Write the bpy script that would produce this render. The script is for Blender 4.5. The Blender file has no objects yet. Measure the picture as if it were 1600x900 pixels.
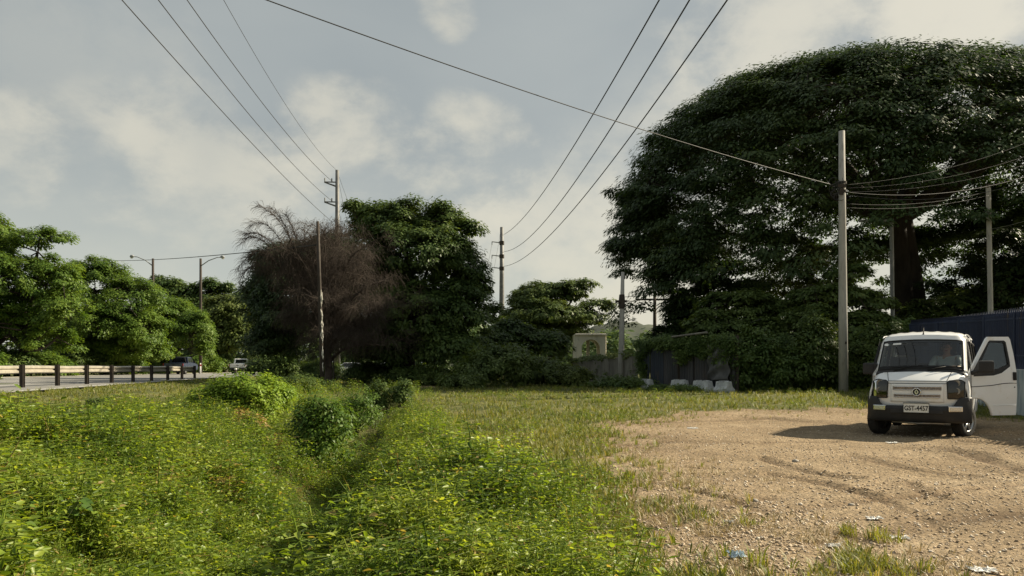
import bpy, bmesh, math, random
import numpy as np
from mathutils import Vector, Matrix

rng = np.random.default_rng(11)
random.seed(11)
SC = bpy.context.scene
COL = SC.collection
F, CX, HY, HC = 1155.0, 800.0, 574.0, 1.32       # measured from the photograph: focal length (px), centre, horizon row, eye height


def at(px, py, Y):
    """world point seen at a picture position when it stands Y metres away"""
    return np.array([(px - CX) / F * Y, Y, HC + (HY - py) / F * Y])


# ------------------------------------------------------------------ noise
def _hash(ix, iy, s):
    h = (ix.astype(np.int64) * 374761393 + iy.astype(np.int64) * 668265263 + s * 974634777) & 0xFFFFFFFF
    h = ((h ^ (h >> 13)) * 1274126177) & 0xFFFFFFFF
    return ((h ^ (h >> 16)) & 0xFFFF) / 65535.0


def vnoise(x, y, s=0):
    x = np.asarray(x, float); y = np.asarray(y, float)
    ix = np.floor(x); iy = np.floor(y)
    fx = x - ix; fy = y - iy
    fx = fx * fx * (3 - 2 * fx); fy = fy * fy * (3 - 2 * fy)
    a = _hash(ix, iy, s); b = _hash(ix + 1, iy, s); c = _hash(ix, iy + 1, s); d = _hash(ix + 1, iy + 1, s)
    return (a * (1 - fx) + b * fx) * (1 - fy) + (c * (1 - fx) + d * fx) * fy


def fbm(x, y, s=0, o=4):
    t = 0; a = .5
    for k in range(o):
        t = t + a * vnoise(x * 2 ** k, y * 2 ** k, s + k); a *= .5
    return t


def sst(a, b, x):
    t = np.clip((x - a) / (b - a), 0, 1)
    return t * t * (3 - 2 * t)


def nrm(v):
    return v / np.maximum(np.linalg.norm(v, axis=-1, keepdims=True), 1e-9)


# ------------------------------------------------------------------ object helpers
def tag(o, label=None, cat=None, group=None, kind=None):
    if label: o['label'] = label
    if cat: o['category'] = cat
    if group: o['group'] = group
    if kind: o['kind'] = kind
    return o


def empty(name, loc, label=None, cat=None, group=None, rz=0):
    o = bpy.data.objects.new(name, None); COL.objects.link(o)
    o.location = Vector([float(c) for c in loc]); o.rotation_euler = (0, 0, rz)
    o.empty_display_size = .3
    return tag(o, label, cat, group)


def link(name, me, mat=None, parent=None, smooth=False):
    o = bpy.data.objects.new(name, me); COL.objects.link(o)
    if mat is not None and len(me.materials) == 0: me.materials.append(mat)
    if parent is not None: o.parent = parent
    if smooth and len(me.polygons):
        me.polygons.foreach_set('use_smooth', np.ones(len(me.polygons), bool))
    return o


def mesh_np(name, V, Fq, mat=None, parent=None, smooth=False, origin=None):
    """V: n x 3, Fq: array (m,3|4) or list of such arrays"""
    if not isinstance(Fq, list): Fq = [Fq]
    Fq = [f for f in Fq if len(f)]
    V = np.asarray(V, np.float32)
    if origin is not None: V = V - np.asarray(origin, np.float32)
    me = bpy.data.meshes.new(name)
    me.vertices.add(len(V)); me.vertices.foreach_set('co', V.ravel())
    loops = np.concatenate([f.ravel() for f in Fq]).astype(np.int32)
    sizes = np.concatenate([np.full(len(f), f.shape[1], np.int32) for f in Fq])
    starts = np.concatenate([[0], np.cumsum(sizes)[:-1]]).astype(np.int32)
    me.loops.add(len(loops)); me.loops.foreach_set('vertex_index', loops)
    me.polygons.add(len(sizes)); me.polygons.foreach_set('loop_start', starts); me.polygons.foreach_set('loop_total', sizes)
    me.update(calc_edges=True)
    return link(name, me, mat, parent, smooth)


class MB:
    """collects shapes; build() links them as one mesh object"""
    def __init__(s): s.v = []; s.f = []
    def add(s, V, Fs):
        n = len(s.v); s.v.extend([tuple(float(c) for c in p) for p in V]); s.f.extend([tuple(i + n for i in f) for f in Fs]); return s
    def box(s, lo, hi, M=None):
        x0, y0, z0 = lo; x1, y1, z1 = hi
        V = [(x0, y0, z0), (x1, y0, z0), (x1, y1, z0), (x0, y1, z0), (x0, y0, z1), (x1, y0, z1), (x1, y1, z1), (x0, y1, z1)]
        if M is not None: V = [tuple(M @ Vector(p)) for p in V]
        return s.add(V, [(3, 2, 1, 0), (4, 5, 6, 7), (0, 1, 5, 4), (1, 2, 6, 5), (2, 3, 7, 6), (3, 0, 4, 7)])
    def tube(s, pts, radii, n=8, cap=True):
        pts = [Vector([float(c) for c in p]) for p in pts]; m = len(pts)
        if not hasattr(radii, '__len__'): radii = [radii] * m
        V = []; up = Vector((0.13, 0.97, 0.2))
        for i, p in enumerate(pts):
            d = (pts[min(i + 1, m - 1)] - pts[max(i - 1, 0)])
            if d.length < 1e-9: d = Vector((0, 0, 1))
            d.normalize(); a = d.cross(up)
            if a.length < .05: a = d.cross(Vector((1, 0, 0)))
            a.normalize(); b = d.cross(a); up = a.cross(d)
            for k in range(n):
                t = 2 * math.pi * k / n
                V.append(p + (a * math.cos(t) + b * math.sin(t)) * radii[i])
        Fs = [(i * n + k, i * n + (k + 1) % n, (i + 1) * n + (k + 1) % n, (i + 1) * n + k) for i in range(m - 1) for k in range(n)]
        if cap: Fs += [tuple(range(n))[::-1], tuple((m - 1) * n + k for k in range(n))]
        return s.add(V, Fs)
    def lathe(s, prof, axis_o, axis_d, n=24):
        o = Vector(axis_o); d = Vector(axis_d).normalized()
        a = d.cross(Vector((0, 0, 1)))
        if a.length < .05: a = d.cross(Vector((1, 0, 0)))
        a.normalize(); b = d.cross(a)
        V = []
        for (r, h) in prof:
            for k in range(n):
                t = 2 * math.pi * k / n
                V.append(o + d * h + (a * math.cos(t) + b * math.sin(t)) * r)
        m = len(prof)
        Fs = [(i * n + k, i * n + (k + 1) % n, (i + 1) * n + (k + 1) % n, (i + 1) * n + k) for i in range(m - 1) for k in range(n)]
        return s.add(V, Fs)
    def build(s, name, mat, parent=None, smooth=False, bevel=0, fix=True):
        me = bpy.data.meshes.new(name); me.from_pydata(s.v, [], s.f)
        bm = bmesh.new(); bm.from_mesh(me)
        if fix: bmesh.ops.recalc_face_normals(bm, faces=bm.faces)
        if bevel:
            bmesh.ops.bevel(bm, geom=[e for e in bm.edges if len(e.link_faces) == 2 and e.calc_face_angle(0) > .5], offset=bevel, segments=2, affect='EDGES', profile=.6)
        bm.to_mesh(me); bm.free(); me.update()
        return link(name, me, mat, parent, smooth)


def panel(name, outline, holes, to3d, thick, mat, parent=None, bevel=0):
    """flat plate with holes; outline / holes are 2-D loops, to3d maps (a, b, depth) to a point"""
    bm = bmesh.new(); edges = []
    for loop in [outline] + list(holes):
        vs = [bm.verts.new((a, b, 0)) for a, b in loop]
        for i in range(len(vs)): edges.append(bm.edges.new((vs[i], vs[(i + 1) % len(vs)])))
    bmesh.ops.triangle_fill(bm, use_beauty=True, use_dissolve=False, edges=edges)
    fs = list(bm.faces)
    r = bmesh.ops.extrude_face_region(bm, geom=fs)
    for v in [g for g in r['geom'] if isinstance(g, bmesh.types.BMVert)]: v.co.z = thick
    for v in bm.verts: v.co = Vector([float(c) for c in to3d(v.co.x, v.co.y, v.co.z)])
    bmesh.ops.recalc_face_normals(bm, faces=bm.faces)
    me = bpy.data.meshes.new(name); bm.to_mesh(me); bm.free()
    return link(name, me, mat, parent)


def copy_tree(o, parent=None):
    c = o.copy(); COL.objects.link(c)
    if parent is not None: c.parent = parent
    for ch in list(o.children): copy_tree(ch, c)
    return c


# ------------------------------------------------------------------ materials
MATS = {}


def newmat(name):
    m = bpy.data.materials.new(name); m.use_nodes = True
    nt = m.node_tree; nt.nodes.clear()
    out = nt.nodes.new('ShaderNodeOutputMaterial')
    return m, nt, out


def nd(nt, t, **kw):
    n = nt.nodes.new(t)
    for k, v in kw.items():
        if k.startswith('i_'):
            n.inputs[k[2:].replace('_', ' ')].default_value = v
        else: setattr(n, k, v)
    return n


def ramp(nt, fac, stops):
    r = nt.nodes.new('ShaderNodeValToRGB')
    el = r.color_ramp.elements
    while len(el) < len(stops): el.new(.5)
    for e, (p, c) in zip(el, stops):
        e.position = p; e.color = (*c, 1) if len(c) == 3 else c
    nt.links.new(fac, r.inputs[0]); return r.outputs[0]


def mixc(nt, fac, a, b, mode='MIX'):
    m = nt.nodes.new('ShaderNodeMix'); m.data_type = 'RGBA'; m.blend_type = mode
    for sock, v in ((m.inputs[0], fac), (m.inputs[6], a), (m.inputs[7], b)):
        if isinstance(v, bpy.types.NodeSocket): nt.links.new(v, sock)
        elif isinstance(v, tuple): sock.default_value = (*v, 1)
        else: sock.default_value = v
    return m.outputs[2]


def noise(nt, scale, detail=4, rough=.55, vec=None, dist=0):
    n = nd(nt, 'ShaderNodeTexNoise', i_Scale=scale, i_Detail=detail, i_Roughness=rough, i_Distortion=dist)
    if vec is None:
        tc = nd(nt, 'ShaderNodeTexCoord'); vec = tc.outputs['Object']
    nt.links.new(vec, n.inputs['Vector']); return n.outputs['Fac']


def surf(name, c1, c2, scale=4, rough=.8, bump=.0, bscale=30, metal=0, spec=.3, c3=None, stretch=None, coat=0):
    """weathered solid: two tones by noise, an optional third stain tone, a little bump"""
    m, nt, out = newmat(name)
    tc = nd(nt, 'ShaderNodeTexCoord'); vec = tc.outputs['Object']
    if stretch:
        mp = nd(nt, 'ShaderNodeMapping'); mp.inputs['Scale'].default_value = stretch
        nt.links.new(vec, mp.inputs[0]); vec = mp.outputs[0]
    col = ramp(nt, noise(nt, scale, 5, .6, vec), [(.35, c1), (.65, c2)])
    if c3: col = mixc(nt, ramp(nt, noise(nt, scale * 2.7, 5, .65, vec), [(.56, (0, 0, 0)), (.70, (1, 1, 1))]), col, c3)
    b = nd(nt, 'ShaderNodeBsdfPrincipled', i_Roughness=rough, i_Metallic=metal)
    b.inputs['Specular IOR Level'].default_value = spec
    if coat: b.inputs['Coat Weight'].default_value = coat; b.inputs['Coat Roughness'].default_value = .05
    nt.links.new(col, b.inputs['Base Color'])
    if bump:
        bp = nd(nt, 'ShaderNodeBump', i_Strength=bump, i_Distance=.02)
        nt.links.new(noise(nt, bscale, 4, .6, vec), bp.inputs['Height']); nt.links.new(bp.outputs[0], b.inputs['Normal'])
    nt.links.new(b.outputs[0], out.inputs[0]); return m


def leafmat(name, dark, mid, light, trans=.35, nscale=.5, tcol=None, rough=.5, spec=.25, dry=None):
    """leaf: colour differs leaf by leaf and in patches; light passes through"""
    m, nt, out = newmat(name)
    geo = nd(nt, 'ShaderNodeNewGeometry')
    tc = nd(nt, 'ShaderNodeTexCoord')
    n1 = noise(nt, nscale, 3, .6, tc.outputs['Object'])
    ad = nd(nt, 'ShaderNodeMath', operation='MULTIPLY_ADD')
    nt.links.new(geo.outputs['Random Per Island'], ad.inputs[0]); ad.inputs[1].default_value = .55
    sb = nd(nt, 'ShaderNodeMath', operation='MULTIPLY_ADD'); nt.links.new(n1, sb.inputs[0]); sb.inputs[1].default_value = 1.5; sb.inputs[2].default_value = -.52
    nt.links.new(sb.outputs[0], ad.inputs[2])
    col = ramp(nt, ad.outputs[0], [(.12, dark), (.5, mid), (.9, light)])
    if dry:
        rr = nd(nt, 'ShaderNodeMath', operation='FRACT'); m7 = nd(nt, 'ShaderNodeMath', operation='MULTIPLY'); m7.inputs[1].default_value = 17.3
        nt.links.new(geo.outputs['Random Per Island'], m7.inputs[0]); nt.links.new(m7.outputs[0], rr.inputs[0])
        gt = nd(nt, 'ShaderNodeMath', operation='GREATER_THAN'); gt.inputs[1].default_value = 1 - dry[1]; nt.links.new(rr.outputs[0], gt.inputs[0])
        col = mixc(nt, gt.outputs[0], col, dry[0])
    b = nd(nt, 'ShaderNodeBsdfPrincipled', i_Roughness=rough); b.inputs['Specular IOR Level'].default_value = spec
    nt.links.new(col, b.inputs['Base Color'])
    t = nd(nt, 'ShaderNodeBsdfTranslucent')
    tc2 = mixc(nt, 1.0, col, tcol or (1.25, 1.15, .45), 'MULTIPLY'); nt.links.new(tc2, t.inputs[0])
    mx = nd(nt, 'ShaderNodeMixShader', i_Fac=trans)
    nt.links.new(b.outputs[0], mx.inputs[1]); nt.links.new(t.outputs[0], mx.inputs[2])
    nt.links.new(mx.outputs[0], out.inputs[0]); return m


def glassmat(name, tint, gloss=.12, rough=.02):
    m, nt, out = newmat(name)
    tr = nd(nt, 'ShaderNodeBsdfTransparent'); tr.inputs[0].default_value = (*tint, 1)
    g = nd(nt, 'ShaderNodeBsdfGlossy', i_Roughness=rough)
    lw = nd(nt, 'ShaderNodeFresnel', i_IOR=1.45)
    mx = nd(nt, 'ShaderNodeMixShader')
    ad = nd(nt, 'ShaderNodeMath', operation='MULTIPLY_ADD'); ad.inputs[1].default_value = .9; ad.inputs[2].default_value = gloss * .2
    nt.links.new(lw.outputs[0], ad.inputs[0]); nt.links.new(ad.outputs[0], mx.inputs[0])
    nt.links.new(tr.outputs[0], mx.inputs[1]); nt.links.new(g.outputs[0], mx.inputs[2]); nt.links.new(mx.outputs[0], out.inputs[0])
    return m


M = MATS
M['bark'] = surf('bark', (.028, .023, .018), (.055, .045, .035), 3, .9, .6, 9, stretch=(1, 1, .3))
M['dead_twig'] = surf('dead_twig', (.044, .034, .027), (.078, .060, .047), 1.2, .9)
M['dead_bark'] = surf('dead_bark', (.05, .038, .03), (.09, .07, .055), 3, .9, .3, 12)
M['concrete'] = surf('concrete', (.30, .29, .26), (.40, .385, .35), 2.5, .85, .15, 25, c3=(.22, .21, .19), stretch=(1, 1, .25))
M['steel_pole'] = surf('steel_pole', (.13, .13, .13), (.20, .20, .19), 3, .6, metal=.3)
M['grey_paint'] = surf('grey_paint', (.22, .23, .23), (.28, .29, .29), 3, .6)
M['wood_pole'] = surf('wood_pole', (.07, .06, .05), (.13, .11, .09), 4, .9, .3, 20, stretch=(1, 1, .15))
M['cable'] = surf('cable', (.028, .028, .028), (.05, .05, .05), 3, .6)
M['cable_grey'] = surf('cable_grey', (.18, .17, .15), (.24, .23, .20), 3, .5)
M['rail_steel'] = surf('rail_steel', (.30, .275, .22), (.42, .385, .31), 2.5, .45, .05, 30, metal=.15, c3=(.26, .235, .19))
M['post_dark'] = surf('post_dark', (.035, .028, .022), (.06, .048, .038), 6, .8)
M['asphalt'] = surf('asphalt', (.17, .165, .155), (.22, .215, .20), 1.2, .9, .3, 60, c3=(.14, .135, .13))
M['line_paint'] = surf('line_paint', (.55, .54, .50), (.72, .71, .66), 4, .7, c3=(.35, .34, .32))
M['white_paint'] = surf('white_paint', (.74, .75, .75), (.79, .79, .785), 1.5, .32, spec=.5, coat=.5, c3=(.66, .64, .59))
M['van_plastic'] = surf('van_plastic', (.018, .018, .019), (.028, .028, .028), 6, .5, .1, 150)
M['black'] = surf('black_rubber', (.012, .012, .012), (.02, .02, .02), 8, .75)
M['tyre'] = surf('tyre_rubber', (.018, .017, .016), (.035, .032, .028), 10, .85, .4, 40)
M['alloy'] = surf('alloy', (.38, .38, .38), (.48, .48, .47), 6, .35, metal=.8)
M['chrome'] = surf('chrome', (.65, .65, .66), (.75, .75, .76), 4, .15, metal=1)
M['lamp_lens'] = glassmat('lamp_lens', (.22, .22, .21), .2)
M['lamp_back'] = surf('lamp_back', (.16, .15, .13), (.30, .28, .24), 18, .5, metal=.2)
M['lamp_clear'] = surf('lamp_clear', (.55, .54, .50), (.68, .67, .62), 20, .15, metal=.5)
M['windscreen'] = glassmat('windscreen', (.74, .79, .76), .2)
M['tint_glass'] = glassmat('tint_glass', (.55, .60, .60), .3)
M['seat'] = surf('seat_fabric', (.025, .026, .028), (.045, .046, .048), 20, .95)
M['grille_mesh'] = surf('grille_mesh', (.10, .095, .09), (.34, .27, .21), 30, .6, c3=(.05, .06, .09))
M['sticker'] = surf('sticker', (.75, .75, .72), (.82, .82, .8), 5, .6)
M['plate'] = surf('plate', (.66, .66, .62), (.72, .72, .68), 8, .5)
M['ink'] = surf('ink', (.02, .02, .022), (.03, .03, .03), 5, .6)
M['skin'] = surf('skin', (.30, .17, .115), (.34, .20, .135), 12, .55)
M['hair'] = surf('hair', (.012, .010, .009), (.022, .018, .015), 30, .6)
M['shirt'] = surf('shirt', (.34, .38, .38), (.42, .46, .45), 9, .9)
M['trousers'] = surf('trousers', (.03, .035, .05), (.045, .05, .07), 9, .9)
M['eye'] = surf('eye', (.03, .02, .015), (.04, .03, .02), 9, .3)
M['truck_blue'] = surf('truck_blue', (.03, .04, .07), (.05, .065, .10), 1.2, .3, spec=.5, coat=.6)
M['red_lens'] = surf('red_lens', (.22, .015, .012), (.30, .02, .015), 8, .25)
M['dark_glass'] = surf('dark_glass', (.01, .012, .013), (.018, .02, .022), 3, .06, spec=.6)
M['fence_back'] = surf('fence_back', (.006, .008, .018), (.012, .015, .03), 1.5, .7)
M['fence_blue'] = surf('fence_blue', (.020, .027, .055), (.034, .045, .085), 1.5, .6, .1, 20, c3=(.07, .06, .055), stretch=(1, 1, .3))
M['plinth'] = surf('plinth', (.17, .22, .26), (.46, .50, .50), 7, .9, .3, 14, c3=(.08, .10, .12), stretch=(1, 1, .12))
M['old_wall'] = surf('old_wall', (.15, .14, .12), (.24, .225, .19), 1.2, .95, .4, 10, c3=(.07, .068, .058), stretch=(1, 1, .35))
M['arch_plaster'] = surf('arch_plaster', (.58, .56, .49), (.68, .65, .57), 1.5, .9, .1, 12, c3=(.42, .40, .35), stretch=(1, 1, .4))
M['barrier'] = surf('barrier', (.34, .35, .35), (.52, .53, .52), 3, .9, .15, 14, c3=(.20, .20, .19))
M['sheet_metal'] = surf('sheet_metal', (.040, .043, .048), (.075, .074, .075), 1.4, .7, .1, 8, c3=(.10, .075, .06), stretch=(1, 1, .25))
M['sheet_blue'] = surf('sheet_blue', (.030, .037, .050), (.045, .055, .072), 1.4, .7, .1, 8, c3=(.07, .065, .06), stretch=(1, 1, .25))
M['tarp'] = surf('tarp', (.06, .06, .06), (.11, .11, .105), 2, .7)
M['sign_face'] = surf('sign_face', (.42, .47, .52), (.52, .56, .60), 3, .6)
M['plastic_blue'] = surf('plastic_blue', (.38, .50, .62), (.62, .70, .76), 25, .35)
M['paper'] = surf('paper', (.62, .60, .56), (.74, .73, .69), 20, .7)
M['rock'] = surf('rock', (.22, .20, .17), (.36, .33, .28), 9, .9, .4, 25)
M['stem'] = surf('stem', (.07, .10, .03), (.13, .14, .05), 6, .8)

M['leaf_rain'] = leafmat('leaf_rain', (.026, .048, .018), (.050, .082, .029), (.090, .125, .040), .32, .16, tcol=(1.1, 1.2, .5))
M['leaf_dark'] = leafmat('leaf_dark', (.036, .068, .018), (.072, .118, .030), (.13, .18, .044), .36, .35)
M['leaf_left'] = leafmat('leaf_left', (.048, .098, .018), (.10, .172, .026), (.175, .25, .042), .42, .3)
M['leaf_far'] = leafmat('leaf_far', (.035, .060, .020), (.060, .090, .030), (.10, .13, .04), .30, .3)
M['leaf_olive'] = leafmat('leaf_olive', (.055, .085, .02), (.095, .13, .03), (.15, .18, .05), .34, .35)
M['leaf_shrub'] = leafmat('leaf_shrub', (.055, .090, .026), (.095, .140, .038), (.150, .195, .055), .38, .5)
M['leaf_bright'] = leafmat('leaf_bright', (.10, .18, .02), (.20, .30, .03), (.32, .42, .06), .42, 1.1)
M['leaf_vine'] = leafmat('leaf_vine', (.045, .082, .020), (.082, .130, .030), (.135, .185, .045), .3, .7)
M['leaf_dry'] = leafmat('leaf_dry', (.20, .13, .04), (.32, .22, .07), (.42, .31, .11), .35, 1.5, tcol=(1.1, .95, .6))
M['weed'] = leafmat('weed_leaf', (.068, .13, .018), (.185, .272, .03), (.345, .415, .065), .52, 1.3, rough=.42, spec=.4, dry=((.34, .27, .09), .035))
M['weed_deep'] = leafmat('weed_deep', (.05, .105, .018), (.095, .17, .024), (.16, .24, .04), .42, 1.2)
M['grass'] = leafmat('grass_blade', (.085, .125, .022), (.17, .20, .040), (.27, .28, .075), .36, .55, dry=((.38, .32, .15), .14))
M['grass_long'] = leafmat('grass_long', (.10, .18, .025), (.20, .29, .045), (.32, .40, .09), .40, .8, dry=((.42, .36, .16), .08))
M['straw'] = leafmat('straw', (.25, .19, .09), (.36, .29, .15), (.46, .39, .22), .2, 2, tcol=(1, .95, .8))
# ------------------------------------------------------------------ camera, sky, sun
cam = bpy.data.cameras.new('camera'); co = bpy.data.objects.new('camera', cam); COL.objects.link(co)
co.location = (0, 0, HC); co.rotation_euler = (math.radians(90), 0, 0)
cam.sensor_width = 36; cam.lens = F / 1600 * 36; cam.shift_y = (HY - 450) / 1600
cam.clip_start = .1; cam.clip_end = 6000
SC.camera = co
SUN_EL, SUN_AZ = math.radians(34), math.radians(19)     # azimuth measured from +X (picture right) towards +Y (away)
sd = Vector((math.cos(SUN_EL) * math.cos(SUN_AZ), math.cos(SUN_EL) * math.sin(SUN_AZ), math.sin(SUN_EL)))
sl = bpy.data.lights.new('sun', 'SUN'); sl.energy = 5.0; sl.angle = math.radians(.6); sl.color = (1, .88, .67)
so = bpy.data.objects.new('sun', sl); COL.objects.link(so); so.rotation_euler = (-sd).to_track_quat('-Z', 'Y').to_euler()

w = bpy.data.worlds.new('World'); SC.world = w; w.use_nodes = True
nt = w.node_tree; nt.nodes.clear()
wo = nt.nodes.new('ShaderNodeOutputWorld'); bg = nd(nt, 'ShaderNodeBackground', i_Strength=.056)
sky = nt.nodes.new('ShaderNodeTexSky'); sky.sky_type = 'NISHITA'; sky.sun_disc = False
sky.sun_elevation = SUN_EL; sky.sun_rotation = math.radians(90) - SUN_AZ; sky.air_density = 1.2; sky.dust_density = 2.5
tc = nd(nt, 'ShaderNodeTexCoord'); gen = tc.outputs['Generated']
sep = nd(nt, 'ShaderNodeSeparateXYZ'); nt.links.new(gen, sep.inputs[0])


def wmath(op, a, b=None, c=None):
    n = nd(nt, 'ShaderNodeMath', operation=op)
    for s, v in zip(n.inputs, (a, b, c)):
        if v is None: continue
        if isinstance(v, bpy.types.NodeSocket): nt.links.new(v, s)
        else: s.default_value = v
    return n.outputs[0]


def wmap(vec, sc, loc=(0, 0, 0)):
    n = nd(nt, 'ShaderNodeMapping'); n.inputs['Scale'].default_value = sc; n.inputs['Location'].default_value = loc
    nt.links.new(vec, n.inputs[0]); return n.outputs[0]


def smooth(v, a, b):
    n = nd(nt, 'ShaderNodeMapRange', interpolation_type='SMOOTHSTEP'); n.inputs[1].default_value = a; n.inputs[2].default_value = b
    nt.links.new(v, n.inputs[0]); return n.outputs[0]


# a high grey overcast with a few sunlit cumulus banks: all fixed to directions of the sky itself
n_big = noise(nt, 1.0, 4, .5, wmap(gen, (2.2, 2.2, 5.0), (3.1, .4, 1.7)), .15)
n_fine = noise(nt, 1.0, 10, .60, wmap(gen, (6.5, 6.5, 10), (.3, 5.1, 2.2)), .12)
elev = sep.outputs['Z']
grey = ramp(nt, n_big, [(.28, (3.10, 3.42, 3.45)), (.50, (3.5, 3.80, 3.76)), (.72, (4.0, 4.25, 4.1))])
lowcol = ramp(nt, n_big, [(.30, (4.3, 4.75, 4.65)), (.65, (5.9, 5.95, 5.15))])
hz_f = smooth(elev, .30, .03)
base = mixc(nt, hz_f, grey, lowcol)
cream = (6.9, 6.5, 5.3)
for px, py, rad, amt, thr in ((300, 285, .13, .72, .46), (170, 262, .10, .5, .5), (10, 250, .075, .9, .44), (545, 245, .105, .95, .42), (735, 260, .10, .85, .45),
                              (690, 320, .12, .65, .42), (480, 330, .12, .45, .45), (860, 450, .20, .75, .40), (700, 12, .045, .8, .46),
                              (1250, 30, .16, .8, .45), (1580, 15, .15, 1.25, .38), (1420, 30, .09, .4, .5), (960, 470, .18, .6, .38), (120, 40, .14, .22, .5),
                              (1420, 420, .40, .9, .36)):
    d = nrm(at(px, py, 1.0) - np.array([0, 0, HC]))
    dp = nd(nt, 'ShaderNodeVectorMath', operation='DOT_PRODUCT'); nt.links.new(gen, dp.inputs[0]); dp.inputs[1].default_value = tuple(float(q) for q in d)
    lobe_ = smooth(dp.outputs['Value'], math.cos(rad * 1.25), 1.0)
    shape = wmath('ADD', wmath('MULTIPLY', lobe_, .55), wmath('MULTIPLY_ADD', n_fine, 2.0, -1.0))
    mask = wmath('MULTIPLY', wmath('MULTIPLY', smooth(shape, thr - .30, thr + .32), amt * .78), smooth(lobe_, 0.0, .6))
    base = mixc(nt, mask, base, cream)
fin = mixc(nt, .12, base, sky.outputs[0])
nt.links.new(fin, bg.inputs[0]); nt.links.new(bg.outputs[0], wo.inputs[0])

SC.view_settings.view_transform = 'Standard'; SC.view_settings.look = 'None'
SC.view_settings.exposure = 1.0; SC.view_settings.gamma = 1
SC.render.engine = 'CYCLES'
cy = SC.cycles
cy.max_bounces = 7; cy.diffuse_bounces = 4; cy.glossy_bounces = 3; cy.transmission_bounces = 4; cy.transparent_max_bounces = 10
cy.use_denoising = True; cy.caustics_reflective = False; cy.caustics_refractive = False
try: cy.denoising_input_passes = 'RGB_ALBEDO_NORMAL'
except Exception: pass

# ------------------------------------------------------------------ the lie of the land
RUTS_AND_SHADOW = []


def gp(px, py):
    Y = F * HC / (py - HY); return ((px - CX) / F * Y, Y)


for pts, wd, dp_ in (([(960, 748), (1020, 756), (1090, 771), (1150, 786), (1200, 806)], .10, .045), ([(1205, 742), (1270, 752), (1330, 768), (1400, 792), (1470, 826)], .12, .045),
                     ([(1330, 712), (1380, 725), (1420, 735), (1520, 745)], .16, .05), ([(1225, 800), (1330, 787), (1430, 776), (1520, 764), (1610, 756)], .13, .035),  # second one here: an overhead cable's shadow, darkened and pressed in like a rut
                     ([(1460, 700), (1520, 712), (1600, 738)], .22, .07), ([(1190, 716), (1215, 726), (1262, 738), (1330, 748)], .17, .06),
                     ([(930, 700), (1050, 690), (1180, 694), (1300, 690)], .25, .04), ([(1420, 752), (1440, 770), (1480, 781)], .10, .04),
                     ([(1000, 830), (1100, 800), (1190, 780)], .16, .03), ([(1000, 662), (1200, 655), (1340, 664)], .35, .05),
                     ([(1500, 690), (1560, 694), (1640, 700)], .25, .07), ([(1300, 850), (1450, 815), (1620, 800)], .25, .025)):
    w_ = [gp(*p) for p in pts]
    RUTS_AND_SHADOW.append((w_, wd, dp_))


def rut_shadow_field(x, y):
    d = np.zeros_like(x); col = np.zeros_like(x)
    for pts, wd, dp_ in RUTS_AND_SHADOW:
        best = np.full(x.shape, 1e9)
        for (x0, y0), (x1, y1) in zip(pts[:-1], pts[1:]):
            t = np.clip(((x - x0) * (x1 - x0) + (y - y0) * (y1 - y0)) / ((x1 - x0) ** 2 + (y1 - y0) ** 2), 0, 1)
            q = np.hypot(x - x0 - t * (x1 - x0), y - y0 - t * (y1 - y0)); best = np.minimum(best, q)
        wob = .62 * wd * (.8 + .5 * vnoise(x * 3, y * 3, 5))
        best = best + .09 * (fbm(x * 1.7, y * 1.7, 8, 3) - .45)
        fade = .35 + .9 * vnoise(x * .9, y * .9, 21)
        d = d - .72 * fade * dp_ * (np.exp(-(best / wob) ** 2) - .7 * np.exp(-((best - 1.9 * wob) / (.7 * wob)) ** 2))
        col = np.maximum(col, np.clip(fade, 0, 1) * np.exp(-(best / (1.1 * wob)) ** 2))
    return d, col


def road_near(y): return np.where(y < 48, -13.9 - .2056 * (np.minimum(y, 48) - 20), -19.66 - .05 * (y - 48))
def ditch_x(y): return -2.0 - .13 * (y - 4.7)


def lot_edge(x, y):
    xl = np.interp(y, [-30, 3, 4.7, 6.75, 12, 16.7], [1.6, .9, .70, .45, .70, 1.7])
    yf = np.interp(x, [1.9, 4.5, 7.65, 10.7, 12.3, 14], [17, 20.6, 22.1, 22.4, 19.5, 16.5])
    return np.minimum(x - xl, (yf - y) * .7)


def lot_mask(x, y):
    m = lot_edge(x, y) + 2.3 * (fbm(x * .9, y * .7, 40, 4) - .5)
    a = sst(-.4, 1.1, m)
    e = ((x + 5.6) / 4.3) ** 2 + ((y - 36.4) / 2.4) ** 2 + 1.2 * (fbm(x * .7, y * .7, 3) - .45)
    return np.maximum(a, sst(1.15, .7, e) * .9)


def hz(x, y, detail=True):
    x = np.asarray(x, float); y = np.asarray(y, float)
    b = .36 * sst(16.5, 29, y)
    r = road_near(y)
    z = b + (.60 - b) * sst(r + 5.0, r + .2, x)
    dx = x - ditch_x(y)
    z = z - 1.12 * np.exp(-(dx / np.where(dx > 0, .95, 1.5)) ** 2) * sst(29, 20, y) * sst(-40, -8, y + 0 * x)
    z = z + .10 * np.exp(-((dx + 3.2) / 1.9) ** 2) * sst(26, 14, y)
    onroad = sst(r + 1.0, r - .2, x)
    lf = sst(1.0, -1.5, x)
    z = z + (1 - onroad) * ((.05 + .13 * lf) * (fbm(x * .45, y * .45, 60, 3) - .45) + .42 * lf * sst(26, 14, y) * (fbm(x * .95, y * .95, 63, 3) - .45)) * sst(120, 40, np.hypot(x, y))
    z = z - onroad * .05
    if detail:
        lm = lot_mask(x, y)
        rd, _ = rut_shadow_field(x, y)
        z = z + lm * (rd + .040 * (fbm(x * 1.6, y * 1.6, 71, 4) - .45) + .012 * (fbm(x * 9, y * 9, 75, 2) - .37))
    z = z + .05 * sst(150, 900, np.hypot(x, y)) * 0
    return z


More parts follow.
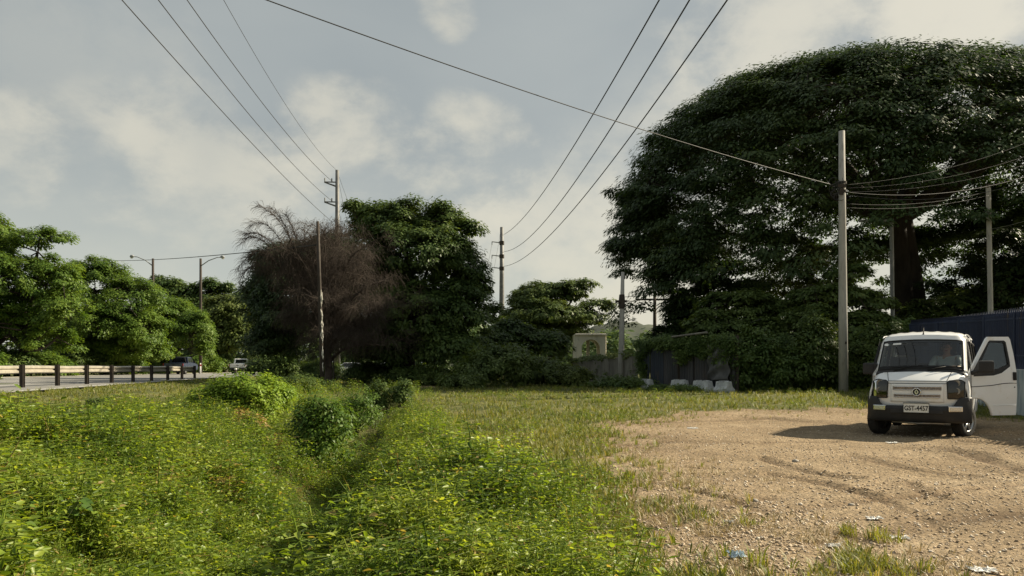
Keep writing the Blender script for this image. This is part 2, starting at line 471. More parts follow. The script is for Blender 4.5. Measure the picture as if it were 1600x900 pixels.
def spread(a, b, step): return np.arange(a, b, step)
gx = [1.0]
xs = np.concatenate([spread(-.5, 14.5, .07), spread(-16, -.5, .25), spread(14.5, 30, .5), spread(-60, -16, 1.0), spread(30, 60, 2), -60 - np.geomspace(3, 2400, 26), 60 + np.geomspace(3, 2400, 26)])
ys = np.concatenate([spread(3, 24, .07), spread(24, 42, .25), spread(-14, 3, .5), spread(42, 110, 1.0), 110 + np.geomspace(2, 3500, 30), -14 - np.geomspace(2, 600, 14)])
xs = np.unique(np.round(xs, 4)); ys = np.unique(np.round(ys, 4))
GX, GY = np.meshgrid(xs, ys)
GZ = hz(GX, GY)
nx, ny = len(xs), len(ys)
idx = np.arange(nx * ny).reshape(ny, nx)
Fq = np.stack([idx[:-1, :-1], idx[:-1, 1:], idx[1:, 1:], idx[1:, :-1]], -1).reshape(-1, 4)
lotv = lot_mask(GX, GY).ravel(); _, rut_shadow_c = rut_shadow_field(GX, GY)

m, nt2, out = newmat('ground_soil')
nt = nt2
at1 = nd(nt, 'ShaderNodeAttribute', attribute_name='lot'); at2 = nd(nt, 'ShaderNodeAttribute', attribute_name='rut')  # 'rut' holds the ruts and the painted cable shadow
v = nd(nt, 'ShaderNodeTexCoord').outputs['Object']
d1 = ramp(nt, noise(nt, .55, 6, .6, v), [(.30, (.185, .140, .088)), (.5, (.26, .20, .13)), (.70, (.34, .272, .185))])
d2 = mixc(nt, ramp(nt, noise(nt, 3.2, 6, .7, v), [(.46, (0, 0, 0)), (.68, (.75, .75, .75))]), d1, (.20, .15, .095))
vo = nd(nt, 'ShaderNodeTexVoronoi', i_Scale=24.0); nt.links.new(v, vo.inputs['Vector'])
peb = ramp(nt, vo.outputs['Color'], [(.2, (.72, .70, .66)), (.5, (1.0, .97, .93)), (.8, (1.35, 1.30, 1.22))])
d3 = mixc(nt, .7, d2, mixc(nt, 1.0, d2, peb, 'MULTIPLY'))
d4 = mixc(nt, wmath('MULTIPLY', at2.outputs['Fac'], .62) if False else at2.outputs['Fac'], d3, mixc(nt, 1.0, d3, (.56, .52, .50), 'MULTIPLY'))  # darkens the ruts and the painted cable shadow
g1 = ramp(nt, noise(nt, .9, 6, .65, v), [(.32, (.060, .075, .022)), (.52, (.115, .125, .042)), (.72, (.21, .18, .08))])
g2 = mixc(nt, ramp(nt, noise(nt, 14, 4, .7, v), [(.45, (0, 0, 0)), (.7, (.8, .8, .8))]), g1, (.055, .048, .026))
lm_ = nd(nt, 'ShaderNodeMath', operation='MULTIPLY_ADD'); nt.links.new(noise(nt, 9, 5, .7, v), lm_.inputs[0]); lm_.inputs[1].default_value = .8
nt.links.new(at1.outputs['Fac'], lm_.inputs[2])
fac = ramp(nt, lm_.outputs[0], [(.62, (0, 0, 0)), (.98, (1, 1, 1))])
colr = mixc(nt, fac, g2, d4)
b = nd(nt, 'ShaderNodeBsdfPrincipled', i_Roughness=.95); b.inputs['Specular IOR Level'].default_value = .12
nt.links.new(colr, b.inputs['Base Color'])
bh = nd(nt, 'ShaderNodeMath', operation='ADD'); nt.links.new(noise(nt, 34, 6, .7, v), bh.inputs[0])
vb = nd(nt, 'ShaderNodeMath', operation='MULTIPLY'); nt.links.new(vo.outputs['Distance'], vb.inputs[0]); vb.inputs[1].default_value = -.8
nt.links.new(vb.outputs[0], bh.inputs[1])
bp = nd(nt, 'ShaderNodeBump', i_Strength=.7, i_Distance=.03); nt.links.new(bh.outputs[0], bp.inputs['Height']); nt.links.new(bp.outputs[0], b.inputs['Normal'])
nt.links.new(b.outputs[0], out.inputs[0])
GV = np.stack([GX, GY, GZ], -1).reshape(-1, 3)
ground = mesh_np('ground', GV, Fq, m, smooth=True)
for nm, arr in (('lot', lotv), ('rut', rut_shadow_c.ravel())):  # the rut values also carry the painted cable shadow
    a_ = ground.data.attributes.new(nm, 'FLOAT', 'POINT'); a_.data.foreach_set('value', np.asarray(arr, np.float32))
tag(ground, kind='structure')


def hz1(x, y): return float(hz(np.array([x]), np.array([y]))[0])


# ------------------------------------------------------------------ highway: one asphalt sheet with a worn edge line and lane dashes
def strip(name, x0f, x1f, ya, yb, z, mat, n=60, cols=6):
    yy = np.linspace(ya, yb, n); V = []
    for y in yy:
        for c in range(cols):
            t = c / (cols - 1); V.append((float(x0f(y)) * (1 - t) + float(x1f(y)) * t, y, z))
    Fs = np.array([(i * cols + k, i * cols + k + 1, (i + 1) * cols + k + 1, (i + 1) * cols + k) for i in range(n - 1) for k in range(cols - 1)])
    return tag(mesh_np(name, V, Fs, mat), kind='structure')


strip('road', lambda y: road_near(y) - 15.5, lambda y: road_near(y), -60, 320, .62, M['asphalt'])
mk = MB()
for off in (-.35, -15.1):
    yy = np.linspace(-60, 320, 120)
    V = []; 
    for y in yy: V += [(float(road_near(y)) + off - .08, y, .624), (float(road_near(y)) + off + .08, y, .624)]
    mk.add(V, [(2 * i, 2 * i + 1, 2 * i + 3, 2 * i + 2) for i in range(119)])
for off in (-4, -7.7, -11.4):
    for k in range(0, 40):
        y0 = -20 + k * 8
        mk.add([(float(road_near(y0)) + off - .07, y0, .624), (float(road_near(y0)) + off + .07, y0, .624), (float(road_near(y0 + 3)) + off + .07, y0 + 3, .624), (float(road_near(y0 + 3)) + off - .07, y0 + 3, .624)], [(0, 1, 2, 3)])
tag(mk.build('road_markings', M['line_paint'], fix=False), kind='structure')
verge_m = surf('pale_verge', (.42, .38, .27), (.56, .52, .40), .8, .95)
strip('road_shoulder', lambda y: road_near(y) - 17.3, lambda y: road_near(y) - 15.5, -60, 320, .616, verge_m)

# ------------------------------------------------------------------ guardrail
gr = empty('guardrail', (-17.2, 25.7, .62), 'long steel guardrail with dark posts along the near edge of the highway', 'guardrail')
G0 = Vector((-17.2, 25.7)); GD = Vector((-2.8, 20.5)).normalized()
gn = Vector((GD.y, -GD.x))            # towards the field
prof = [(.00, .47), (.07, .50), (.07, .55), (.015, .585), (.015, .62), (.07, .65), (.07, .70), (.0, .73)]
mb = MB(); V = []
sts = np.linspace(-28, 20.9, 66)
for s_ in sts:
    p = GD * float(s_)
    for o_, z_ in prof:
        q = p + gn * (o_ + .02 + .006 * math.sin(s_ * 2.1)); V.append((q.x, q.y, z_ + .02 + .008 * math.sin(s_ * 1.3)))
k = len(prof)
mb.add(V, [(i * k + j, i * k + j + 1, (i + 1) * k + j + 1, (i + 1) * k + j) for i in range(len(sts) - 1) for j in range(k - 1)])
ob = mb.build('rail_beam', M['rail_steel'], gr, fix=False)
md = ob.modifiers.new('t', 'SOLIDIFY'); md.thickness = .012
for i in range(-10, 9):
    p = GD * (i * 2.586)
    q = p + gn * .16
    R = Matrix.Translation((q.x, q.y, 0)) @ Matrix.Rotation(math.atan2(GD.y, GD.x), 4, 'Z')
    pb = MB()
    pb.box((-.075, -.012, -.2), (.075, .012, .80 + .02 * math.sin(i * 3)), R); pb.box((-.075, -.06, -.2), (-.05, .06, .80), R); pb.box((.05, -.06, -.2), (.075, .06, .80), R)
    po = pb.build('post', M['post_dark'], gr)
    sp = MB(); sp.box((-.05, .05, .50), (.05, .10, .72), R); sp.build('spacer_block', M['post_dark'], po)

# ------------------------------------------------------------------ poles
def pole_mesh(h, r0, r1, mat, parent, name='shaft', sq=False, lean=(0, 0)):
    mb = MB(); n = 4 if sq else 12
    mb.tube([(0, 0, -.4), (lean[0] * .33, 0, h * .33), (lean[0] * .66, 0, h * .66), (lean[0], lean[1], h)], [r0, r0 * .67 + r1 * .33, r0 * .33 + r1 * .67, r1], n)
    return mb.build(name, mat, parent, smooth=not sq)


def ins(parent, x, y, z, ax=(0, 0, 1), L=.32, r=.07, mat='grey_paint'):
    mb = MB(); prof = [(.0, 0), (r * .5, 0)]
    for i in range(4): prof += [(r, L * (i + .3) / 4), (r * .5, L * (i + .7) / 4)]
    prof += [(r * .4, L), (0, L)]
    mb.lathe(prof, (x, y, z), ax, 10); return mb.build('insulator', M[mat], parent, smooth=True)


def ground_px(px, Y):
    x = (px - CX) / F * Y; return np.array([x, Y, hz1(x, Y)])


# two tall transmission poles
TOPS = {}
P1 = ground_px(527, 60); h1 = at(527, 266, 60)[2] - P1[2]
t = empty('transmission_pole', P1, 'tall grey transmission pole with two crossarms rising behind the dark roadside tree', 'utility pole', 'transmission poles')
pole_mesh(h1, .26, .15, M['steel_pole'], t)
for pz in (287, 318):
    z = at(527, pz, 60)[2] - P1[2]
    a = MB(); a.tube([(0, 0, z - .25), (-1.05, 0, z + .12)], [.07, .05], 6); a.tube([(0, 0, z + .12), (-1.05, 0, z + .14)], [.05, .05], 6)
    arm = a.build('crossarm', M['steel_pole'], t)
    ins(arm, -1.0, 0, z + .16); ins(arm, -.45, 0, z + .12)
P2 = ground_px(784, 85); h2 = at(784, 355, 85)[2] - P2[2]
t = empty('transmission_pole', P2, 'slim transmission pole with three short arms beside the leafy round tree', 'utility pole', 'transmission poles')
pole_mesh(h2, .40, .19, M['steel_pole'], t)
for pz in (378, 399, 418):
    z = at(784, pz, 85)[2] - P2[2]
    a = MB(); a.tube([(0, 0, z - .12), (-1.15, 0, z + .03)], [.06, .045], 6)
    arm = a.build('crossarm', M['steel_pole'], t); ins(arm, -1.12, 0, z - .36, L=.36)
    c = MB(); c.lathe([(.0, -.2), (.30, -.2), (.30, .2), (0, .2)], (0, 0, z - .12), (0, 0, 1), 10); c.build('clamp', M['post_dark'], t)

# concrete pole by the hedge
P3 = ground_px(1318, 28.7); h3 = at(1315, 205, 28.7)[2] - P3[2]
t = empty('concrete_pole', P3, 'thick pale concrete utility pole standing in front of the vine hedge', 'utility pole')
pole_mesh(h3, .185, .115, M['concrete'], t, lean=(-.07, 0))
zb = at(1316, 292, 28.7)[2] - P3[2]
c = MB(); c.lathe([(.15, -.22), (.162, -.22), (.162, -.12), (.15, -.12)], (-.05, 0, zb), (0, 0, 1), 14); c.lathe([(.15, .1), (.162, .1), (.162, .2), (.15, .2)], (-.05, 0, zb), (0, 0, 1), 14)
c.box((-.30, -.2, zb - .05), (.02, -.145, zb + .06)); c.box((-.24, -.22, zb - .35), (-.10, -.16, zb - .1))
c.build('clamp', M['post_dark'], t)
c = MB()
for k in range(16):       # loops of slack cable tied at the clamp
    a0 = rng.uniform(0, 6.28); rr = rng.uniform(.10, .34); cx_, cz_ = -.22 + rng.uniform(-.22, .12), zb + rng.uniform(-.45, .3)
    c.tube([(cx_ + rr * math.cos(a0 + q), -.17 + rng.uniform(-.03, .03), cz_ + .8 * rr * math.sin(a0 + q)) for q in np.linspace(0, rng.uniform(2.5, 5.5), 9)], .012, 4)
c.build('cable_coil', M['cable'], t)
c = MB()
c.box((-.02, -.19, 1.85), (.04, -.165, 1.95))
c.build('marker_plate', M['post_dark'], t)

# second concrete pole by the old wall
P4 = ground_px(970, 38); h4 = at(973, 425, 38)[2] - P4[2]
t = empty('concrete_pole', P4, 'weathered concrete pole standing by the old wall near the white arch', 'utility pole')
pole_mesh(h4, .185, .085, M['concrete'], t, lean=(.10, 0))
zb4 = at(972, 470, 38)[2] - P4[2]
c = MB(); c.lathe([(.0, -.42), (.15, -.4), (.17, 0), (.14, .32), (0, .34)], (.06, 0, zb4), (0, 0, 1), 9); c.box((-.30, -.14, zb4 - .1), (.3, -.09, zb4 + .02))
c.build('clamp', M['post_dark'], t)
# wooden pole behind the gate
P5 = ground_px(1023, 58); h5 = at(1023, 460, 58)[2] - P5[2]
t = empty('wooden_pole', P5, 'dark wooden pole with a crossarm and braces behind the gate', 'utility pole')
pole_mesh(h5, .17, .12, M['wood_pole'], t)
z = at(1023, 468, 58)[2] - P5[2]
c = MB(); c.box((-1.5, -.08, z - .07), (1.5, .06, z + .07)); arm = c.build('crossarm', M['wood_pole'], t)
for xx in (-1.3, -.7, .7, 1.3): ins(arm, xx, 0, z + .07, L=.22, r=.06)
c = MB(); c.tube([(-.8, -.1, z - .1), (0, -.15, z - .9)], .035, 5); c.tube([(.8, -.1, z - .1), (0, -.15, z - .9)], .035, 5); c.build('brace', M['wood_pole'], t)
# two thin grey posts behind the hedge and fence
P6 = ground_px(1396, 37); h6 = at(1393, 342, 37)[2] - P6[2]
t = empty('gantry_post', P6, 'grey metal post with a long horizontal arm behind the vine hedge', 'pole')
pole_mesh(h6, .105, .10, M['grey_paint'], t, sq=True, lean=(-.1, 0))
c = MB(); c.box((-1.72, -.07, h6 - .16), (-.17, .07, h6 - .04)); c.build('arm', M['grey_paint'], t)
P7 = ground_px(1550, 34); h7 = at(1544, 290, 34)[2] - P7[2]
t = empty('thin_pole', P7, 'plain grey square pole rising behind the blue metal fence', 'pole')
pole_mesh(h7, .125, .11, M['concrete'], t, sq=True, lean=(-.17, 0))
c = MB(); c.box((-.26, -.10, h7 - .1), (-.1, .1, h7 + .06)); c.build('cap', M['post_dark'], t)
# old pole hung with dead vine in front of the bare tree
P8 = ground_px(504, 34); h8 = at(498, 346, 34)[2] - P8[2]
t = empty('old_pole', P8, 'old dark pole with peeling bark strips in front of the bare brown tree', 'utility pole')
pole_mesh(h8, .10, .07, M['post_dark'], t, lean=(-.22, 0))
c = MB()
for k in range(26):
    z0 = rng.uniform(.8, h8 * .55); L = rng.uniform(.15, .6); xx = .07 + rng.uniform(-.03, .03) - .22 * z0 / h8
    c.tube([(xx, -.06, z0), (xx + rng.uniform(-.03, .05), -.10, z0 + L * .5), (xx + rng.uniform(-.03, .03), -.06, z0 + L)], [.012, .022, .01], 4)
c.build('bark_strips', M['arch_plaster'], t)

# street lamps over the far carriageway
def street_lamp(px_pole, py_top, px_head, py_head, Y, lab):
    b_ = ground_px(px_pole, Y); h = at(px_pole, py_top, Y)[2] - b_[2]
    t = empty('street_lamp', b_, lab, 'street lamp', 'street lamps over the highway')
    pole_mesh(h, .20, .13, M['post_dark'], t)
    hx = (px_head - px_pole) / F * Y; hzv = at(px_head, py_head, Y)[2] - b_[2]; s_ = 1 if hx > 0 else -1
    c = MB(); c.tube([(0, 0, h - .9), (hx * .35, 0, h - .9 + (hzv - h + .9) * .62), (hx * .72, 0, hzv - .03), (hx * .88, 0, hzv)], [.06, .055, .05, .045], 7); c.build('arm', M['grey_paint'], t, smooth=True)
    c = MB(); c.tube([(hx * .86, 0, hzv + .02), (hx * .92, 0, hzv + .05), (hx * 1.0, 0, hzv + .03), (hx * 1.06, 0, hzv - .03)], [.06, .17, .19, .05], 9); hd = c.build('lamp_head', M['grey_paint'], t, smooth=True)
    c = MB(); c.lathe([(0, -.16), (.10, -.15), (.15, -.08), (.15, 0)], (hx * .98, 0, hzv - .06), (0, 0, 1), 10); c.build('lens', M['lamp_clear'], hd, smooth=True)
street_lamp(239, 404, 205, 401, 88, 'street lamp above the left trees with its arm reaching left')
street_lamp(313.5, 404, 349, 402, 88, 'street lamp above the left trees with its arm reaching right')

# ------------------------------------------------------------------ cables: each hangs in its own plane between real supports
def hang(name, lab, cat, group, A, B, sag, r, mat='cable', n=40):
    A = np.array(A, float); B = np.array(B, float); mb = MB(); pts = []
    for t_ in np.linspace(0, 1, n):
        p = A * (1 - t_) + B * t_; p[2] -= 4 * sag * t_ * (1 - t_); pts.append(p - A)
    mb.tube(pts, r, 5)
    o = mb.build(name, M[mat], None, smooth=True); o.location = Vector([float(q) for q in A])
    return tag(o, lab, cat, group)


def wire_fit(name, lab, group, pole, Y, top, extra, r, mat='cable', z_top=12.6, y_end=-6):
    """quadratic through the picture points of a cable: pole end at distance Y, the frame-top crossing at height z_top"""
    A = at(pole[0], pole[1], Y)
    Yt = (z_top - HC) / ((HY - top[1]) / F); T = at(top[0], top[1], Yt)
    sx = (A[0] - T[0]) / (A[1] - T[1]); ys_, zs_ = [A[1], T[1]], [A[2], T[2]]
    for (px, py) in extra:
        k = (px - CX) / F; y = (T[0] - sx * T[1]) / (k - sx); ys_.append(y); zs_.append(HC + (HY - py) / F * y)
    cf = np.polyfit(ys_, zs_, 2)
    cf_ok = cf[0] > 0
    mb = MB(); pts = []
    for y in np.linspace(A[1], y_end, 60):
        pts.append(np.array([T[0] + sx * (y - T[1]), y, np.polyval(cf, y)]) - A)
    pts[0] = np.zeros(3)
    mb.tube(pts, r, 5); o = mb.build(name, M[mat], None, smooth=True); o.location = Vector([float(q) for q in A])
    print('wire', lab, cf, Yt, pts[-1] + A)
    return tag(o, lab, 'cable', group)


GL = 'cables strung to the tall pole on the left'
wire_fit('power_cable', 'lowest of the cables running from top left to the tall pole behind the dark tree', GL, (518, 346), 60, (193, 0), [(265, 85), (350, 180), (430, 260)], .017, z_top=12)
wire_fit('power_cable', 'second lowest cable running from top left to the tall pole, ending on the lower crossarm', GL, (521, 316), 60, (247, 0), [(315, 85), (405, 200), (470, 268)], .017, z_top=12.8)
wire_fit('power_cable', 'second highest cable running from top left to the tall pole, ending on the upper crossarm', GL, (521, 285), 60, (293, 0), [(345, 75), (400, 148), (470, 234)], .017, z_top=13.6)
wire_fit('power_cable', 'thinnest and uppermost cable from top left to the very top of the tall pole', GL, (527, 267), 60, (349, 0), [(385, 60), (430, 140), (480, 212)], .011, z_top=14.5)
GR = 'cables strung to the slim pole in the middle'
wire_fit('power_cable', 'leftmost of the three steep cables dropping to the slim three armed pole', GR, (788, 366), 85, (1026, 0), [(985, 90), (930, 168), (870, 270)], .024, z_top=12.5)
wire_fit('power_cable', 'middle one of the three steep cables dropping to the slim three armed pole', GR, (788, 393), 85, (1075, 0), [(1030, 80), (970, 180), (900, 280)], .024, z_top=12.0)
wire_fit('power_cable', 'rightmost of the three steep cables dropping to the slim three armed pole', GR, (788, 416), 85, (1135, 0), [(1080, 82), (1010, 180), (910, 310)], .024, z_top=11.5)
# far side drops of both tall poles
hang('guy_cable', 'short cable sloping down right from the top of the tall pole into the tree', 'cable', 'short drop cables', at(527, 268, 60), at(562, 360, 64), .15, .012)
hang('guy_cable', 'short cable from the upper crossarm of the tall pole down into the tree', 'cable', 'short drop cables', at(530, 287, 60), at(546, 360, 66), .15, .012)
hang('guy_cable', 'thin cable slanting left from the top of the slim pole toward the round tree', 'cable', 'short drop cables', at(783, 356, 85), at(768, 440, 98), .2, .012)
hang('guy_cable', 'thin cable slanting left from the lowest arm of the slim pole', 'cable', 'short drop cables', at(769, 379, 85), at(758, 432, 98), .2, .012)
hang('guy_cable', 'thin cable hanging from the middle arm of the slim pole', 'cable', 'short drop cables', at(769, 400, 85), at(762, 440, 97), .2, .012)
# long service drop over the field to the concrete pole: solve depth as a straight plan line
wire_fit('service_cable', 'long cable crossing the sky from top left to the thick concrete pole', None, (1310, 291), 28.7, (420, 0), [(600, 68), (800, 135), (950, 185), (1100, 232), (1200, 262)], .0135, z_top=9.27, y_end=8)
# bundle from the concrete pole to the right
GB = 'cables running right from the concrete pole'
for (a_, b_, sg, r_, lb) in (((1320, 289), (1606, 222), .30, .010, 'uppermost thin cable from the concrete pole climbing right across the big tree'),
                             ((1320, 294), (1606, 243), .30, .010, 'second thin cable from the concrete pole climbing right across the big tree'),
                             ((1320, 300), (1606, 256), .30, .010, 'third thin cable from the concrete pole passing above the plain square pole'),
                             ((1320, 300), (1606, 275), .40, .020, 'thick bundled cable from the concrete pole to the top of the square pole'),
                             ((1320, 304), (1606, 283), .45, .014, 'cable just under the thick bundle beside the square pole top'),
                             ((1320, 318), (1545, 299), .25, .009, 'thin slack cable under the bundle between both right hand poles'),
                             ((1320, 324), (1545, 305), .25, .009, 'lowest slack cable between both right hand poles')):
    hang('service_cable', lb, 'cable', GB, at(*a_, 28.7), at(*b_, 32), sg, r_ * .75)
hang('service_cable', 'pale cable climbing right from the square pole below the big tree', 'cable', GB, at(1547, 358, 34), at(1640, 330, 30), .1, .012, 'cable_grey')
# bundle between the weathered pole and the wooden pole
GM = 'cables between the weathered pole and the wooden pole'
for (a_, b_, sg, r_, lb) in (((972, 464), (1035, 455), .1, .016, 'uppermost cable between the weathered pole and the wooden pole'),
                             ((972, 468), (1002, 468), .12, .022, 'thick cable from the weathered pole to the wooden crossarm'),
                             ((972, 476), (1022, 466), .25, .022, 'sagging cable from the weathered pole to the wooden pole'),
                             ((972, 483), (1022, 475), .35, .018, 'lowest cable from the weathered pole to the wooden pole')):
    hang('service_cable', lb, 'cable', GM, at(*a_, 38), at(*b_, 58), sg, r_)
hang('service_cable', 'cable dropping left from the weathered pole toward the arch tree', 'cable', None, at(971, 474, 38), at(915, 506, 58), .3, .018)
hang('service_cable', 'cable running right from the wooden pole over the gate into the hedge', 'cable', None, at(1024, 512, 58), at(1190, 498, 33), .6, .016)
hang('service_cable', 'cable running left through the sky above the street lamps to the bare tree', 'cable', None, at(500, 382, 34), at(165, 407, 88), .25, .026)
# ------------------------------------------------------------------ foliage builders
def leaves(C, A, N, L, W, fold=.18, droop=.12):
    """diamond leaves: base C, axis A, face normal N -> verts, quads"""
    n = len(C); S = nrm(np.cross(A, N)); L = np.broadcast_to(L, (n,))[:, None]; W = np.broadcast_to(W, (n,))[:, None]
    V = np.empty((n, 4, 3))
    V[:, 0] = C
    V[:, 1] = C + A * L * .45 + S * W * .5 - N * W * fold
    V[:, 2] = C + A * L - N * L * droop
    V[:, 3] = C + A * L * .45 - S * W * .5 - N * W * fold
    return V.reshape(-1, 3), np.arange(n * 4).reshape(n, 4)


def rnd_dirs(n): return nrm(rng.normal(size=(n, 3)))


def segs(P0, P1, r0, r1, k=3):
    """many short tapered prisms at once"""
    P0 = np.asarray(P0, float); P1 = np.asarray(P1, float); n = len(P0)
    d = nrm(P1 - P0); h = np.where(np.abs(d[:, 2:3]) > .9, [[1., 0, 0]], [[0, 0, 1.]]); a = nrm(np.cross(d, h)); b = np.cross(d, a)
    V = np.empty((n, 2 * k, 3)); r0 = np.broadcast_to(r0, (n,))[:, None]; r1 = np.broadcast_to(r1, (n,))[:, None]
    for i in range(k):
        t = 2 * math.pi * i / k; o = a * math.cos(t) + b * math.sin(t)
        V[:, i] = P0 + o * r0; V[:, k + i] = P1 + o * r1
    base = (np.arange(n) * 2 * k)[:, None]
    Fs = np.concatenate([base + np.array([[i, (i + 1) % k, k + (i + 1) % k, k + i]]) for i in range(k)])
    return V.reshape(-1, 3), Fs


def merge(parts):
    V = []; Fs = {}; n = 0
    for v, f in parts:
        if len(v) == 0: continue
        for q in (f if isinstance(f, list) else [f]):
            Fs.setdefault(q.shape[1], []).append(q + n)
        V.append(v); n += len(v)
    return np.concatenate(V), [np.concatenate(q) for q in Fs.values()]


def bez(a, b, c, n):
    t = np.linspace(0, 1, n)[:, None]; return a * (1 - t) ** 2 + 2 * b * t * (1 - t) + c * t * t


def tube_np(pts, radii, k=6):
    m = MB(); m.tube(pts, radii, k, cap=False); return np.array(m.v), np.array(m.f)


def clump_leaves(centers, outward, r, per, ll, flat=.55, droop=.35, lw=.55, jit=.5):
    """sprays of leaves round each clump centre; leaves lie like shingles facing outward and up"""
    n = len(centers); tot = n * per
    c = np.repeat(centers, per, 0); o = np.repeat(outward, per, 0); rr = np.repeat(np.broadcast_to(r, (n,)), per)[:, None]
    d = rnd_dirs(tot); d[:, 2] = d[:, 2] * flat
    rad = rng.random((tot, 1)) ** .55
    p = c + d * rad * rr
    p[:, 2] -= (np.hypot(d[:, 0], d[:, 1])[:, None] * rad * rr)[:, 0] * droop * .6
    up = np.array([[0, 0, 1.]])
    N = nrm(up * .8 + o * .5 + d * .35 + rnd_dirs(tot) * jit)
    A = d * 1.0 + o * .4 + rnd_dirs(tot) * .5; A[:, 2] -= droop
    A = nrm(A - N * np.sum(A * N, -1, keepdims=True))
    L = ll * rng.uniform(.6, 1.3, tot)
    return leaves(p, A, N, L, L * lw)


def nearest(P, Q):
    out = np.empty(len(P), int)
    for i in range(0, len(P), 400):
        out[i:i + 400] = np.argmin(((P[i:i + 400, None] - Q[None]) ** 2).sum(-1), 1)
    return out


def tree(name, lab, cat, base, lobes, mat, nclump, per, ll, cr, tr, fork, group=None, bark='bark', bend=.3, low=-.55, inner=.5, twigs=True, stems=1, flat=.55, droop=.35, trunk_name='trunk', crown_name='crown'):
    """lobes: (centre, radii) in world; clumps are spread through the outer part of each lobe"""
    base = np.array(base, float); t = empty(name, base, lab, cat, group)
    wts = np.array([r[0] * r[2] + r[0] * r[1] + r[1] * r[2] for _, r in lobes]); wts = wts / wts.sum()
    which = rng.choice(len(lobes), nclump, p=wts)
    LC = np.array([c for c, _ in lobes]) - base; LR = np.array([r for _, r in lobes])
    d = rnd_dirs(nclump)
    bad = d[:, 2] < low; d[bad, 2] *= -1
    s = inner + (1 - inner) * rng.random((nclump, 1)) ** .6
    s = s * (1 + .22 * (rng.random((nclump, 1)) - .4))
    cen = LC[which] + d * s * LR[which]
    if base[2] is not None:
        cen[:, 2] = np.maximum(cen[:, 2], .15)
    out_ = nrm(d / LR[which])
    crs = cr * rng.uniform(.6, 1.35, nclump)
    v, f = clump_leaves(cen, out_, crs, per, ll, flat, droop)
    mesh_np(crown_name, v, f, mat, t)
    # wood
    parts = []; samples = [np.array([0, 0, fork * .8])]
    for st in range(stems):
        off = np.array([rng.uniform(-1, 1), rng.uniform(-1, 1), 0]) * tr * 1.6 * (stems > 1)
        top = np.array([off[0] * 2.5, off[1] * 2.5, fork])
        pts = bez(off + [0, 0, -.3], off + [rng.uniform(-.2, .2) * tr, 0, fork * .5], top, 7)
        parts.append(tube_np(pts, np.linspace(tr * 1.25, tr * .8, 7) / (stems ** .5), 9))
        mine = range(len(lobes)) if stems == 1 else [i for i in range(len(lobes)) if i % stems == st]
        for i in mine:
            L_ = np.linalg.norm(LC[i] - top)
            mid = (top + LC[i]) * .5 + rng.normal(size=3) * L_ * .12 + np.array([0, 0, -bend * L_ * .25])
            pts = bez(top, mid, LC[i] + nrm(LC[i] - top) * .3 * LR[i].min(), 9)
            parts.append(tube_np(pts, np.linspace(tr * .55, tr * .10, 9), 6)); samples.append(pts[2:])
    if twigs:
        SMP = np.concatenate([np.atleast_2d(q) for q in samples]); k = nearest(cen, SMP); st_ = SMP[k]
        mid = (st_ + cen) * .5 + rng.normal(size=cen.shape) * .12 * np.linalg.norm(cen - st_, axis=1, keepdims=True)
        r_ = np.clip(np.linalg.norm(cen - st_, axis=1) * .022, .015, tr * .28)
        parts.append(segs(st_, mid, r_ * 1.3, r_ * .8, 4)); parts.append(segs(mid, cen, r_ * .8, r_ * .35, 4))
    v, f = merge(parts); mesh_np(trunk_name, v, f, M[bark], t, smooth=True)
    return t


def lobe(px, py, Y, rpx, rpy, ry=None):
    r = rpx / F * Y; return at(px, py, Y), np.array([r, ry if ry else r * .9, rpy / F * Y])


# ------------------------------------------------------------------ the great rain tree
RT = np.array([24.6, 47.0, hz1(24.6, 47)])
t = empty('rain_tree', RT, 'huge dark spreading umbrella shaped tree towering over the hedge and van', 'tree')
Rx, Ry = 18.0, 13.3


def dome(u, v):
    """crown top over (u, v) in the unit disc, metres above ground"""
    r = np.hypot(u, v); rim = 9.2 - 1.6 * sst(.2, 1, -u) + 1.0 * np.sin(3 * np.arctan2(v, u))
    sh = np.clip(-u / np.maximum(r, .05), 0, 1)      # fuller shoulder on the field side
    z = rim + (20.2 - rim) * np.clip(1 - r ** (2.5 + 1.25 * sh), 0, 1) ** (.62 - .16 * sh)
    return z


ncl = 2700
ang = rng.uniform(0, 2 * math.pi, ncl); rad = np.sqrt(rng.random(ncl)) ** .8
lay = rng.random(ncl)
u, v = rad * np.cos(ang), rad * np.sin(ang)
gap = fbm(u * 4.2 + 7, v * 4.2, 91, 3)
keep = (gap > np.where(rad < .62, .42, .36)) | (rad > .86) | (lay < .16)
keep |= (u > .34) & (gap > .30)
keep &= ~((v > .1) & (u < .3) & (rng.random(ncl) < .22)) & ~((v < -.3) & (np.abs(u - .02) < .22) & (rng.random(ncl) < .35))
u, v, lay, rad = u[keep], v[keep], lay[keep], rad[keep]
zz = dome(u, v) - lay ** 1.4 * (1.0 + 3.2 * rad ** 2) - .5
cen = np.stack([u * Rx, v * Ry, zz], -1)
# drooping skirt, longest at the left
ns = 420
a2 = rng.uniform(0, 2 * math.pi, ns); rr = rng.uniform(.86, 1.03, ns); dz = rng.random(ns) ** 1.3
open_ = (np.sin(a2) < -.4) & (np.abs(np.cos(a2) - .05) < .34); a2, rr, dz = a2[~open_], rr[~open_], dz[~open_]
lft = sst(.05, -.9, np.cos(a2))
sk = np.stack([np.cos(a2) * rr * Rx * (1 - .12 * dz), np.sin(a2) * rr * Ry * (1 - .1 * dz), dome(np.cos(a2) * .97, np.sin(a2) * .97) - dz * (1.6 + 3.0 * lft) + .6], -1)
